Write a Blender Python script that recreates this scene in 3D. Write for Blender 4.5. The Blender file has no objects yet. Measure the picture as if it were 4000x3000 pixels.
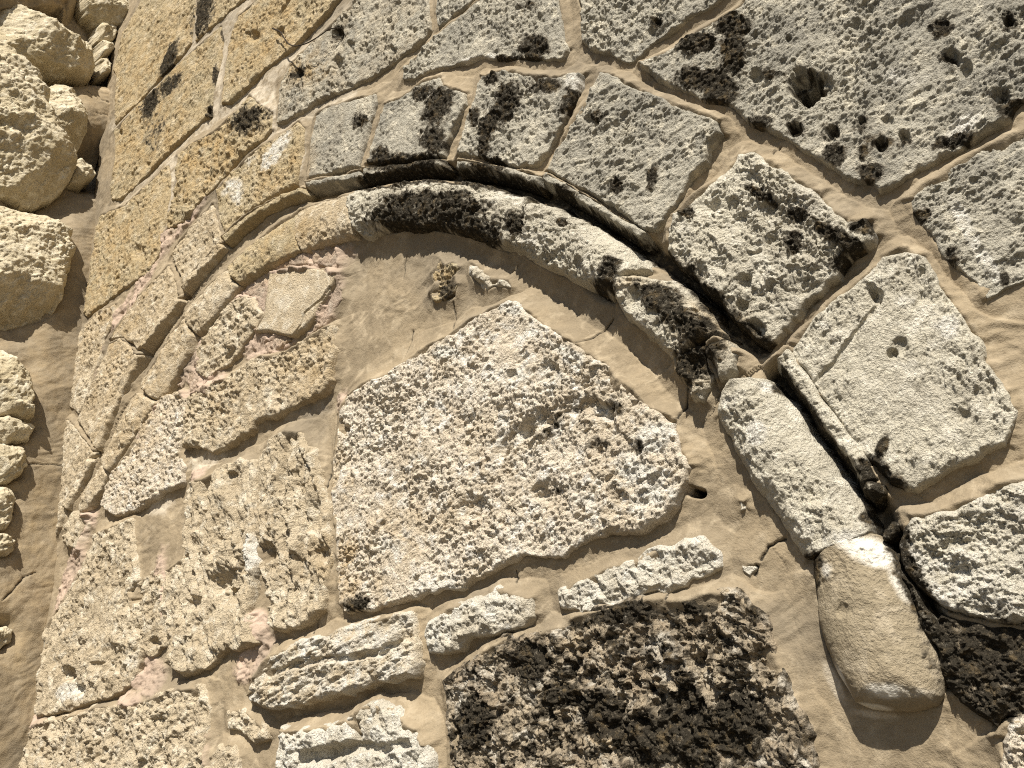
import bpy, math
import numpy as np
from mathutils import Matrix

# ------------------------------------------------------------------ camera, world, sun
F = 2920.0                                    # focal length in pixels of a 4000 px wide frame
_Z = np.array([-1000., 5800., -F]); _Z /= np.linalg.norm(_Z)
_U = np.array([4800., 2300., F]); _U /= np.linalg.norm(_U); _U -= _U.dot(_Z) * _Z; _U /= np.linalg.norm(_U)
_N = np.cross(_U, _Z)                         # wall right / wall up / wall outward, in camera axes
DIST = 1.05                                   # metres from the camera to the arch wall, square on
EYE = 1.6

scene = bpy.context.scene
cam = bpy.data.cameras.new("camera"); cam.sensor_width = 36.0; cam.sensor_fit = 'HORIZONTAL'
cam.lens = F / 4000.0 * 36.0; cam.clip_start = 0.02; cam.clip_end = 500.0
cam_o = bpy.data.objects.new("camera", cam); scene.collection.objects.link(cam_o)
R = Matrix(((_U[0], _U[1], _U[2], 0.0),
            (-_N[0], -_N[1], -_N[2], -DIST),
            (_Z[0], _Z[1], _Z[2], EYE), (0, 0, 0, 1)))
cam_o.matrix_world = R
scene.camera = cam_o

SUN_A = math.radians(62.0)                    # direction the light comes from, seen square on to the wall
SUN_OUT = math.radians(36.0)                  # how far the sun stands off the wall plane
sx = math.cos(SUN_OUT) * math.cos(SUN_A); sz = math.cos(SUN_OUT) * math.sin(SUN_A); sy = -math.sin(SUN_OUT)
sun = bpy.data.lights.new("sun", 'SUN'); sun.energy = 5.0; sun.angle = math.radians(0.5); sun.color = (1.0, 0.945, 0.85)
sun_o = bpy.data.objects.new("sun", sun); scene.collection.objects.link(sun_o)
from mathutils import Vector
sun_o.rotation_euler = Vector((sx, sy, sz)).to_track_quat('Z', 'Y').to_euler()
sun_o.location = (3, -4, 6)

world = bpy.data.worlds.new("World"); scene.world = world; world.use_nodes = True
wn = world.node_tree; bg = wn.nodes['Background']
sky = wn.nodes.new('ShaderNodeTexSky'); sky.sky_type = 'NISHITA'; sky.sun_disc = False
sky.sun_elevation = math.asin(sz); sky.sun_rotation = math.atan2(sx, sy)
wn.links.new(sky.outputs[0], bg.inputs[0]); bg.inputs[1].default_value = 0.05
scene.view_settings.view_transform = 'Standard'; scene.view_settings.look = 'None'
scene.view_settings.exposure = 0.80; scene.view_settings.gamma = 1.0
scene.cycles.use_denoising = False; scene.cycles.filter_width = 1.1

# ------------------------------------------------------------------ noise (numpy)
_rs = np.random.RandomState(7)
_TAB = _rs.rand(512, 512).astype(np.float32)
_ANG = _TAB * 6.2831853; _CS, _SN = np.cos(_ANG).ravel(), np.sin(_ANG).ravel(); _TAB = _TAB.ravel()
def _hash(ix, iy, seed):
    return _TAB[(((ix + seed * 37) & 511) << 9) | ((iy + seed * 91) & 511)]

def perlin(x, y, seed=0):
    ix = np.floor(x).astype(np.int32); iy = np.floor(y).astype(np.int32)
    fx = (x - ix).astype(np.float32); fy = (y - iy).astype(np.float32)
    a0 = ((ix + seed * 37) & 511) << 9; a1 = ((ix + 1 + seed * 37) & 511) << 9
    b0 = (iy + seed * 91) & 511; b1 = (iy + 1 + seed * 91) & 511
    def g(k, dx, dy): return _CS[k] * dx + _SN[k] * dy
    u = fx * fx * fx * (fx * (fx * 6 - 15) + 10); v = fy * fy * fy * (fy * (fy * 6 - 15) + 10)
    a = g(a0 | b0, fx, fy); b = g(a1 | b0, fx - 1, fy); c = g(a0 | b1, fx, fy - 1); d = g(a1 | b1, fx - 1, fy - 1)
    return ((a + (b - a) * u) * (1 - v) + (c + (d - c) * u) * v) * 1.5

def fbm(x, y, lam, octv=4, seed=0, gain=0.5, lac=2.03, ridged=False):
    s = np.zeros_like(x); a = 1.0; f = 1.0 / lam; n = 0.0
    for i in range(octv):
        p = perlin(x * f + 17.3 * i, y * f - 9.1 * i, seed + i * 31)
        if ridged: p = 1.0 - 2.0 * np.abs(p) * 1.25
        s += a * p; n += a; a *= gain; f *= lac
    return s / n * 1.4

def pits(x, y, cell, prob, seed):
    """round hollows scattered in cells: 0 outside, up to 1 in the middle of a hollow"""
    X = x / cell; Y = y / cell
    ix = np.floor(X).astype(np.int32); iy = np.floor(Y).astype(np.int32)
    out = np.zeros_like(x)
    for a in (-1, 0, 1):
        for b in (-1, 0, 1):
            p = _hash(ix + a, iy + b, seed)
            cx = ix + a + _hash(ix + a, iy + b, seed + 1); cy = iy + b + _hash(ix + a, iy + b, seed + 2)
            r = 0.25 + 0.5 * _hash(ix + a, iy + b, seed + 3) ** 2
            q = 1.0 - ((X - cx) ** 2 + (Y - cy) ** 2) / (r * r)
            out = np.maximum(out, np.where(p < prob, np.clip(q, 0, 1) * (0.35 + r), 0))
    return out

def knobs(x, y, cell, seed):
    """packed little lumps (crusty lichen)"""
    X = x / cell; Y = y / cell
    ix = np.floor(X).astype(np.int32); iy = np.floor(Y).astype(np.int32)
    out = np.full_like(x, 9.0)
    for a in (-1, 0, 1):
        for b in (-1, 0, 1):
            cx = ix + a + _hash(ix + a, iy + b, seed + 1); cy = iy + b + _hash(ix + a, iy + b, seed + 2)
            out = np.minimum(out, (X - cx) ** 2 + (Y - cy) ** 2)
    return 1.0 - np.clip(out, 0, 1) ** 0.8

def sstep(a, b, x):
    t = np.clip((x - a) / (b - a), 0, 1); return t * t * (3 - 2 * t)

# ------------------------------------------------------------------ the two wall planes
def ray(px, py):
    r = np.stack([(px - 2000.0) / F, (1500.0 - py) / F, -np.ones_like(px)])
    return np.tensordot(_U, r, 1), np.tensordot(_Z, r, 1), np.tensordot(_N, r, 1)

def project(u, v, n):
    p = [u * _U[i] + v * _Z[i] + (n - DIST) * _N[i] for i in range(3)]
    return 2000 + F * p[0] / -p[2], 1500 - F * p[1] / -p[2], -p[2]

UC = -3.47 * 0.7                              # the inner corner where the rubble wall meets the arch wall
class ArchPlane:
    def un(s, px, py, h):
        dx, dz, dn = ray(px, py); t = (DIST - h) / -dn; return t * dx, t * dz
    def uvn(s, a, v, h): return a, v, h
class RubblePlane:
    def un(s, px, py, h):
        dx, dz, dn = ray(px, py); t = (UC + h) / dx; return -(DIST + t * dn), t * dz
    def uvn(s, a, v, h): return UC + h, v, -a
ARCH, RUB = ArchPlane(), RubblePlane()

def T(tile, pts):
    """points read off one of the nine enlarged views -> positions in the 4000 px frame"""
    c, r = tile
    p = np.array(pts, float) * (1400.0 / 2212.0)
    p[:, 0] += 1300 * c; p[:, 1] += 975 * r
    return p

def sdist(x, y, poly):
    """signed distance, positive inside"""
    d2 = np.full(x.shape, 1e9); ins = np.zeros(x.shape, bool); n = len(poly)
    for i in range(n):
        x0, y0 = poly[i]; x1, y1 = poly[(i + 1) % n]
        ex, ey = x1 - x0, y1 - y0; L = ex * ex + ey * ey + 1e-12
        t = np.clip(((x - x0) * ex + (y - y0) * ey) / L, 0, 1)
        d2 = np.minimum(d2, (x - x0 - t * ex) ** 2 + (y - y0 - t * ey) ** 2)
        if y0 != y1:
            c = ((y0 > y) != (y1 > y)) & (x < (x1 - x0) * (y - y0) / (y1 - y0) + x0); ins ^= c
    d = np.sqrt(d2); return np.where(ins, d, -d)

def ldist(x, y, line):
    d2 = np.full(x.shape, 1e9); T_ = np.zeros(x.shape)
    for i in range(len(line) - 1):
        x0, y0 = line[i]; x1, y1 = line[i + 1]; ex, ey = x1 - x0, y1 - y0
        t = np.clip(((x - x0) * ex + (y - y0) * ey) / (ex * ex + ey * ey + 1e-12), 0, 1)
        q = (x - x0 - t * ex) ** 2 + (y - y0 - t * ey) ** 2
        T_ = np.where(q < d2, i + t, T_); d2 = np.minimum(d2, q)
    return np.sqrt(d2), T_

# ------------------------------------------------------------------ patina maps: lichen with painted recess and pit shade, ochre, limewash-white, pink lime
LICHEN_SHADE, OCHRE, WHITE, PINK, HOLES = [], [], [], [], []
def blob(lst, tile, rows):
    for cx, cy, rx, ry, ang, s in rows:
        p = T(tile, [(cx, cy)])[0]; k = 1400.0 / 2212.0
        lst.append((p[0], p[1], rx * k, ry * k, math.radians(ang), s))
def bline(lst, tile, pts, w, s):
    p = T(tile, pts); k = 1400.0 / 2212.0
    lst.append(('line', p, w * k, s))
def field(lst, px, py):
    out = np.zeros_like(px)
    for b in lst:
        if b[0] == 'line':
            d, _ = ldist(px, py, b[1]); q = d / b[2]; s = b[3]
        else:
            x, y, rx, ry, a, s = b
            dx = px - x; dy = py - y; c, n = math.cos(a), math.sin(a)
            q = np.sqrt(((dx * c + dy * n) / rx) ** 2 + ((-dx * n + dy * c) / ry) ** 2)
        out = np.maximum(out, s * np.clip(1.35 - q * 0.85, 0, 1))
    return out

blob(LICHEN_SHADE, (1, 0), [(1240, 290, 90, 85, 0, 1), (1130, 370, 120, 28, 0, .9), (1070, 640, 70, 130, 20, 1), (960, 780, 50, 130, 20, .95),
    (930, 920, 40, 70, 0, .9), (1300, 530, 110, 50, 0, .85), (1460, 640, 55, 120, 20, .8), (975, 485, 55, 40, 0, 1), (870, 720, 40, 60, 0, .8),
    (650, 660, 80, 140, 25, .9), (560, 570, 90, 50, -20, .8), (620, 860, 90, 120, 0, .75), (430, 1000, 240, 55, -4, 1), (300, 960, 60, 60, 0, .9),
    (650, 1290, 330, 120, 5, .95), (450, 1345, 220, 80, 0, 1), (830, 1400, 190, 70, 15, 1), (1110, 1370, 55, 70, 0, 1), (1390, 1195, 95, 60, 10, 1),
    (950, 1010, 120, 50, 10, .95), (1750, 1150, 40, 50, 0, .95), (1970, 1090, 40, 95, 10, .85), (1960, 1520, 90, 60, 20, .9), (1400, 1360, 45, 30, -30, .9),
    (1730, 1640, 60, 60, 0, .9), (30, 200, 30, 70, 0, .7), (1640, 720, 60, 50, 0, .6), (1210, 30, 60, 40, 0, .6), (170, 740, 60, 50, -30, .7), (1990, 130, 45, 50, 0, .7)])
bline(LICHEN_SHADE, (1, 0), [(180, 1120), (420, 1085), (680, 1060), (900, 1095), (1150, 1140), (1290, 1190)], 50, 1)  # undercut shade below the lips, painted in together with lichen
bline(LICHEN_SHADE, (1, 0), [(1440, 1240), (1620, 1340), (1800, 1450), (1960, 1550)], 40, .8)  # groove shade under the lip, painted as dark colour
blob(LICHEN_SHADE, (2, 0), [(200, 270, 120, 65, -20, .95), (420, 160, 130, 80, 0, .85), (430, 340, 80, 150, 0, .9), (250, 490, 210, 80, 10, .9), (330, 590, 110, 60, 0, 1),
    (870, 520, 130, 110, 0, .62), (800, 790, 90, 84, 0, .5), (660, 460, 90, 40, 0, .75), (1030, 820, 90, 70, 0, .5), (1330, 890, 135, 70, 0, .5), (1480, 840, 75, 56, 0, .5),  # weaker rows here and just below paint the shade inside pits
    (1270, 1060, 90, 60, 0, .95), (1050, 950, 80, 70, 0, .85), (1700, 170, 75, 60, 0, .8), (1730, 360, 80, 45, 10, .8), (2120, 130, 67, 84, 0, .5), (2060, 600, 120, 84, 0, .5),
    (2130, 670, 85, 40, -35, 1), (1780, 860, 140, 40, -15, 1), (1200, 930, 90, 70, 0, .5), (1200, 760, 90, 84, 0, .5), (600, 750, 90, 50, 0, .7),
    (590, 1200, 110, 40, 35, .8), (820, 1320, 100, 45, 20, .8), (1000, 1440, 100, 50, 40, .85), (1150, 1520, 120, 60, 45, .95), (1210, 1400, 85, 50, 0, 1),
    (790, 1490, 60, 70, 0, .9), (1080, 1620, 70, 55, 0, .95), (140, 1300, 45, 45, 0, .9), (1560, 1330, 70, 60, 0, .7), (1780, 1590, 70, 70, 0, .7)])
bline(LICHEN_SHADE, (2, 1), [(-40, 60), (100, 140), (230, 260), (400, 440), (560, 560)], 70, .85)  # groove shade painted in along the arch stone's lower edge
bline(LICHEN_SHADE, (2, 1), [(700, 760), (850, 960), (1000, 1190), (1130, 1380), (1260, 1560)], 45, .8)  # shadow of the jamb lip, painted as a dark strip
blob(LICHEN_SHADE, (2, 1), [(-60, 270, 130, 90, 20, .85), (60, 420, 150, 90, 45, .8), (230, 520, 160, 90, 40, .95), (150, 690, 130, 100, 30, .9), (700, 790, 75, 80, 0, .95), (1280, 1370, 120, 90, 20, 1),
    (1350, 1530, 120, 150, 20, 1), (1260, 1610, 70, 90, 0, 1), (180, 1490, 70, 50, 0, .9), (2090, 170, 40, 50, 0, .8), (1330, 1220, 40, 90, 20, .6), (1900, 620, 70, 40, 0, .5), (600, 560, 60, 60, 0, .9)])  # includes painted darkness of the hole at the block corner
bline(LICHEN_SHADE, (2, 2), [(1370, 60), (1440, 330), (1560, 600), (1700, 850), (1780, 1080)], 85, 1)
blob(LICHEN_SHADE, (2, 2), [(870, 370, 90, 60, 0, 1), (900, 470, 40, 60, 0, .9), (1990, 950, 420, 260, 10, .72), (2000, 1280, 200, 130, 0, .9), (200, 1450, 80, 260, -12, 1), (450, 1400, 120, 150, 0, .9), (60, 660, 200, 40, 0, 1)])
blob(LICHEN_SHADE, (1, 2), [(1800, 700, 330, 45, -8, 1), (1230, 1000, 90, 90, 0, .9), (1650, 1330, 90, 110, 0, 1), (1950, 1500, 150, 120, 0, .95), (1420, 1220, 90, 60, 0, .9), (2140, 1330, 80, 120, 0, .9), (150, 650, 90, 60, 0, .8), (870, 1400, 90, 120, 0, .8)])
blob(LICHEN_SHADE, (0, 0), [(1045, 370, 38, 125, 22, .95), (925, 640, 45, 95, 20, .95), (1050, 530, 110, 45, -40, .75), (1250, 80, 60, 170, 15, .8), (1840, 455, 60, 35, -30, .8), (1385, 200, 22, 50, 0, .9), (1330, 470, 22, 70, 0, .8), (1295, 690, 26, 40, 0, .9), (960, 820, 70, 160, 15, .45), (1530, 740, 110, 70, -30, .6)])
blob(LICHEN_SHADE, (1, 1), [(1380, 1060, 180, 60, -35, .55), (1620, 1190, 110, 80, 0, .38), (1330, 1480, 100, 50, 0, .36), (1700, 960, 120, 60, 30, .5), (1880, 1210, 60, 50, 0, .55), (700, 220, 60, 90, 10, .62), (1690, 180, 80, 70, 0, .85), (1600, 240, 60, 60, 0, .7)])
blob(OCHRE, (0, 0), [(1000, 400, 500, 300, -45, .8), (900, 850, 400, 300, -45, .9), (1250, 1000, 300, 250, 0, .8), (1700, 1050, 150, 220, 30, .95), (1600, 200, 320, 200, -40, .6), (800, 1500, 350, 300, 0, .6), (1750, 1480, 300, 200, -30, .7), (1850, 420, 150, 100, 0, .7), (1600, 1480, 300, 200, -30, .6)])
blob(OCHRE, (0, 1), [(700, 300, 350, 400, 0, .55), (900, 900, 200, 500, 30, .4), (1900, 700, 200, 200, 0, .6), (1400, 950, 250, 200, 0, .3)])
blob(OCHRE, (1, 2), [(100, 450, 170, 330, 0, .7), (700, 100, 220, 130, 0, .45), (350, 300, 200, 200, 0, .35), (1560, 900, 120, 60, 0, .6), (1750, 1450, 150, 100, 0, .5)])
blob(OCHRE, (2, 1), [(250, 480, 200, 140, 30, .8), (450, 480, 60, 120, 20, .7), (100, 740, 200, 130, 0, .6)])
blob(OCHRE, (1, 1), [(60, 1500, 110, 250, 0, .6), (1900, 210, 120, 80, 0, .6), (700, 230, 80, 120, 0, .7)])
blob(WHITE, (0, 0), [(1700, 930, 45, 140, 35, 1), (1440, 1180, 70, 90, 0, .7), (1560, 1000, 80, 60, 0, .5)])
blob(WHITE, (2, 0), [(1850, 770, 110, 45, -25, 1), (1860, 1400, 45, 170, -28, 1), (1960, 1600, 35, 90, -25, 1), (1280, 1420, 40, 40, 0, .9), (210, 430, 60, 20, 20, .7), (1480, 480, 150, 80, 0, .45)])
blob(WHITE, (1, 0), [(900, 360, 120, 20, -10, .9), (1490, 510, 60, 50, 0, .9), (620, 580, 70, 25, 0, .9), (1060, 1180, 130, 40, 12, .6), (1240, 1480, 130, 60, 0, .5)])
blob(WHITE, (2, 1), [(1990, 80, 45, 120, -30, 1), (560, 1130, 60, 60, 0, .9), (610, 830, 40, 30, 0, .9), (380, 940, 60, 40, 0, .8), (1720, 480, 90, 90, 0, .7), (1500, 330, 90, 60, 0, .6), (980, 470, 60, 50, 0, .6), (1300, 1000, 120, 50, 0, .4), (550, 600, 50, 40, 0, .9)])
blob(WHITE, (1, 1), [(1340, 790, 90, 60, 0, .9), (1120, 350, 90, 60, 0, .9), (1860, 1340, 120, 100, 0, 1), (1960, 1150, 130, 120, 0, .8), (700, 640, 90, 60, 0, .7), (1450, 630, 150, 40, 25, .8), (1180, 760, 60, 60, 0, .6), (1980, 1500, 150, 110, 0, .8), (1560, 1530, 120, 70, 0, .6)])
blob(WHITE, (1, 2), [(700, 540, 180, 60, 0, .8), (330, 300, 120, 90, 0, .6), (1960, 900, 90, 90, 0, .7), (780, 1220, 40, 100, 0, .7), (1230, 1470, 160, 60, 0, .5)])
blob(WHITE, (0, 2), [(430, 1190, 90, 60, 0, .9), (1555, 330, 30, 90, 0, 1), (1340, 1240, 70, 40, 0, 1), (800, 1010, 80, 60, 0, .5)])
blob(WHITE, (2, 2), [(1060, 1130, 40, 150, -22, .9), (1250, 1290, 160, 30, 8, .8), (1230, 300, 330, 90, 15, .75), (980, 420, 60, 80, 0, .7), (1440, 540, 60, 150, -25, .6), (1400, 1190, 280, 60, 4, .55)])
blob(PINK, (0, 2), [(940, 1090, 110, 140, 0, 1), (450, 470, 60, 260, 22, .9), (560, 150, 50, 130, 20, .8), (1010, 620, 40, 330, 4, .9), (1600, 970, 100, 180, 25, 1), (1630, 780, 60, 100, 0, 1), (1290, 1560, 60, 200, 0, .7), (860, 1240, 90, 60, 0, 1), (250, 1370, 90, 70, 0, .7)])
blob(PINK, (0, 1), [(1850, 60, 330, 110, -10, 1), (1580, 250, 90, 160, 20, 1), (2050, 300, 60, 220, 10, .9), (1700, 580, 160, 80, -20, 1), (1250, 700, 160, 160, 0, .9), (1560, 560, 80, 130, 0, 1), (960, 1080, 60, 160, 30, .8), (900, 210, 40, 190, 28, 1), (740, 420, 30, 180, 28, .8), (600, 720, 25, 200, 20, .7), (1300, 850, 160, 60, -25, .9), (1250, 1400, 70, 50, -30, .8), (2120, 950, 40, 90, 0, .8)])
blob(PINK, (0, 0), [(1190, 1340, 30, 220, 38, .9), (1040, 1500, 40, 120, 20, .8)])
blob(PINK, (1, 1), [(60, 940, 50, 70, 0, .9), (30, 200, 60, 200, 10, .8)])

def hole(tile, rows):
    for x, y, r, dep in rows:
        p = T(tile, [(x, y)])[0]; HOLES.append((p[0], p[1], r * 1400.0 / 2212.0, dep))
hole((2, 0), [(850, 520, 92, .040), (890, 570, 72, .036), (960, 520, 80, .018), (800, 790, 46, .025), (1030, 815, 40, .018), (1330, 890, 42, .02), (1470, 845, 34, .016), (2120, 130, 34, .02), (2070, 600, 45, .018), (760, 240, 20, .012), (1760, 350, 40, .014), (560, 470, 40, .012), (1850, 410, 50, .014), (1370, 740, 34, .01), (1210, 740, 30, .012)])
hole((2, 0), [(1230, 80, 45, .006), (1180, 160, 45, .009), (1280, 20, 45, .006)])
hole((1, 1), [(1640, 1220, 60, .012), (1350, 1500, 80, .012), (1260, 1500, 50, .010), (1330, 750, 60, .010), (1110, 780, 34, .008), (1860, 1230, 60, .010), (1290, 1060, 50, .012), (1190, 1120, 50, .014), (60, 1110, 40, .016), (860, 1590, 90, .014), (1690, 1010, 40, .014)])
hole((1, 0), [(2000, 130, 32, .014), (105, 270, 24, .012), (360, 310, 30, .01), (30, 200, 30, .016), (1580, 740, 34, .01), (100, 540, 30, .01)])
hole((0, 0), [(1560, 220, 36, .018), (1295, 690, 26, .018), (740, 815, 16, .02), (2080, 380, 36, .02), (1840, 455, 34, .014), (1390, 205, 24, .016), (910, 1010, 16, .012), (1720, 200, 26, .014), (850, 1560, 40, .012)])
hole((0, 2), [(1390, 520, 90, .03), (1400, 600, 60, .03), (1640, 330, 60, .02), (1190, 640, 50, .02), (1640, 650, 50, .025), (840, 590, 55, .025), (700, 960, 80, .014), (430, 1080, 46, .022), (490, 1180, 36, .018), (600, 1030, 30, .014), (660, 1050, 30, .014), (1440, 1050, 40, .01), (950, 880, 30, .02), (1980, 340, 50, .016)])
hole((2, 1), [(1400, 640, 30, .014), (1300, 280, 46, .012), (1440, 590, 50, .008), (1840, 1030, 46, .006), (1740, 300, 30, .006), (490, 200, 45, .014), (460, 330, 38, .02), (540, 480, 50, .02), (250, 440, 55, .016), (1270, 250, 40, .008)])
hole((2, 2), [(1090, 690, 40, .004), (1205, 322, 22, .003)])

# ------------------------------------------------------------------ materials
def stone_mat(name, c1, c2, c3, bump=1.0, speck=0.25, ochre=(.43, .305, .15), white=(.66, .625, .545), pink=(.40, .305, .235), fine=260.0):
    m = bpy.data.materials.new(name); m.use_nodes = True; nt = m.node_tree; N = nt.nodes; L = nt.links
    b = N['Principled BSDF']; b.inputs['Roughness'].default_value = 0.93
    b.inputs['Specular IOR Level'].default_value = 0.18
    geo = N.new('ShaderNodeNewGeometry'); P = geo.outputs['Position']
    at = N.new('ShaderNodeAttribute'); at.attribute_name = 'patina'
    sep = N.new('ShaderNodeSeparateColor'); L.new(at.outputs['Color'], sep.inputs[0])
    def noise(sc, det=4.0, rough=.55, dist=0.0):
        n = N.new('ShaderNodeTexNoise'); n.inputs['Scale'].default_value = sc; n.inputs['Detail'].default_value = det
        n.inputs['Roughness'].default_value = rough; n.inputs['Distortion'].default_value = dist; L.new(P, n.inputs['Vector']); return n.outputs[0]
    def rng(v, a, c, d=0., e=1.):
        r = N.new('ShaderNodeMapRange'); r.interpolation_type = 'SMOOTHSTEP'; L.new(v, r.inputs[0])
        for i, q in enumerate((a, c, d, e)): r.inputs[i + 1].default_value = q
        return r.outputs[0]
    def math_(op, a, c):
        n = N.new('ShaderNodeMath'); n.operation = op; n.use_clamp = False
        for i, q in enumerate((a, c)):
            if isinstance(q, (int, float)): n.inputs[i].default_value = q
            else: L.new(q, n.inputs[i])
        return n.outputs[0]
    def mix(f, a, c, mode='MIX'):
        n = N.new('ShaderNodeMix'); n.data_type = 'RGBA'; n.blend_type = mode
        if isinstance(f, (int, float)): n.inputs[0].default_value = f
        else: L.new(f, n.inputs[0])
        for i, q in ((6, a), (7, c)):
            if isinstance(q, tuple): n.inputs[i].default_value = (*q, 1)
            else: L.new(q, n.inputs[i])
        return n.outputs[2]
    col = mix(rng(noise(7, 5, .6), .38, .62), c1, c2)
    col = mix(rng(noise(31, 5, .6, .6), .48, .68), col, c3)
    f1 = noise(fine, 3, .65); f2 = noise(95, 4, .6)
    br = math_('ADD', math_('MULTIPLY', math_('SUBTRACT', f1, .5), speck * 2), math_('MULTIPLY', math_('SUBTRACT', f2, .5), speck * 1.6))
    col = mix(1.0, col, None or N.new('ShaderNodeRGB').outputs[0], 'MULTIPLY') if False else col
    hsv = N.new('ShaderNodeHueSaturation'); L.new(col, hsv.inputs['Color']); L.new(math_('ADD', br, 1.0), hsv.inputs['Value']); col = hsv.outputs[0]
    col = mix(math_('MULTIPLY', sep.outputs[1], rng(noise(22, 5, .65), .3, .62)), col, ochre)
    col = mix(math_('MULTIPLY', sep.outputs[2], rng(noise(40, 5, .65), .32, .55)), col, white)
    col = mix(math_('MULTIPLY', at.outputs['Alpha'], rng(noise(18, 5, .65), .2, .5)), col, pink)
    if 'mortar' in name:
        col = mix(rng(noise(700, 2, .5), .66, .74, 0., .35), col, (.56, .50, .40))
        col = mix(rng(noise(330, 2, .5), .68, .76, 0., .6), col, (.12, .09, .06))
        col = mix(rng(noise(2.6, 4, .6, .8), .46, .66, 0., .6), col, (.165, .138, .10))
        col = mix(rng(noise(5.5, 4, .6, .8), .55, .72, 0., .5), col, (.32, .262, .182))
    lich = mix(rng(noise(60, 5, .7), .50, .76), (.040, .034, .025), (.16, .118, .065))
    lich = mix(rng(noise(150, 3, .6), .66, .78), lich, (.20, .17, .125))
    col = mix(math_('MULTIPLY', rng(sep.outputs[0], .03, .55), rng(noise(60, 5, .7), .30, .62, .15, .80)), col, (.15, .125, .09))
    lf = math_('MULTIPLY', rng(sep.outputs[0], .30, .80), rng(noise(130, 5, .75), .26, .48))
    col = mix(lf, col, lich)
    sp = math_('SUBTRACT', .18, math_('MULTIPLY', lf, .16)); L.new(sp, b.inputs['Specular IOR Level'])
    L.new(col, b.inputs['Base Color'])
    bp = N.new('ShaderNodeBump'); bp.inputs['Strength'].default_value = 1.0 * bump; bp.inputs['Distance'].default_value = 0.0045
    L.new(math_('ADD', noise(420, 4, .7), math_('MULTIPLY', f1, 1.3)), bp.inputs['Height'])
    bp2 = N.new('ShaderNodeBump'); bp2.inputs['Strength'].default_value = 0.55 * bump; bp2.inputs['Distance'].default_value = 0.006
    L.new(f2, bp2.inputs['Height']); L.new(bp2.outputs[0], bp.inputs['Normal'])
    L.new(bp.outputs[0], b.inputs['Normal'])
    return m

MAT = {
 'grey':   stone_mat('grey_limestone', (.42, .388, .312), (.31, .288, .236), (.575, .525, .415), speck=.36),
 'pale':   stone_mat('pale_limestone', (.55, .505, .40), (.445, .405, .32), (.65, .605, .50), speck=.30),
 'cream':  stone_mat('cream_limestone', (.53, .445, .315), (.44, .36, .245), (.64, .57, .445), speck=.28),
 'ochre':  stone_mat('ochre_limestone', (.465, .378, .235), (.385, .325, .21), (.56, .48, .34), speck=.30),
 'crag':   stone_mat('weathered_limestone', (.66, .585, .47), (.55, .47, .355), (.72, .68, .60), speck=.34),
 'white':  stone_mat('white_limestone', (.60, .56, .47), (.50, .445, .345), (.65, .62, .545), speck=.16),
 'tan':    stone_mat('smooth_tan_limestone', (.30, .245, .165), (.26, .215, .145), (.35, .295, .21), bump=.6, speck=.12),
 'mortar': stone_mat('beige_lime_mortar', (.26, .206, .134), (.21, .167, .11), (.315, .256, .174), bump=.32, speck=.17, white=(.45, .39, .30), ochre=(.34, .255, .145)),
 'brick':  stone_mat('pink_lime_mortar', (.42, .32, .245), (.38, .29, .22), (.46, .38, .30), bump=.8, speck=.16),
 'dark':   stone_mat('blackened_limestone', (.42, .35, .25), (.32, .255, .175), (.56, .51, .42), speck=.40),
 'boulder':stone_mat('rubble_limestone', (.54, .47, .335), (.45, .38, .25), (.63, .57, .44), bump=.8, speck=.18),
}

# ------------------------------------------------------------------ mesh building
def mesh_object(name, verts, quads, tris, mat, patina=None, parent=None):
    me = bpy.data.meshes.new(name)
    nq, nt_ = len(quads), len(tris)
    me.vertices.add(len(verts)); me.loops.add(nq * 4 + nt_ * 3); me.polygons.add(nq + nt_)
    org = verts.mean(0); org[2] = verts[:, 2].min()
    if parent is not None: org = np.array(parent.location)
    me.vertices.foreach_set('co', (verts - org).astype(np.float32).ravel())
    lv = np.concatenate([quads.ravel(), tris.ravel()]) if nt_ else quads.ravel()
    me.loops.foreach_set('vertex_index', lv.astype(np.int32))
    st = np.concatenate([np.arange(nq) * 4, nq * 4 + np.arange(nt_) * 3])
    me.polygons.foreach_set('loop_start', st.astype(np.int32))
    me.polygons.foreach_set('use_smooth', np.ones(nq + nt_, bool))
    me.update(calc_edges=True); me.validate()
    if patina is not None:
        a = me.attributes.new('patina', 'FLOAT_COLOR', 'POINT'); a.data.foreach_set('color', patina.astype(np.float32).ravel())
    me.materials.append(mat)
    o = bpy.data.objects.new(name, me); scene.collection.objects.link(o); o.location = org
    if parent is not None:
        o.parent = parent; o.location = (0, 0, 0)
    return o

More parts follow.
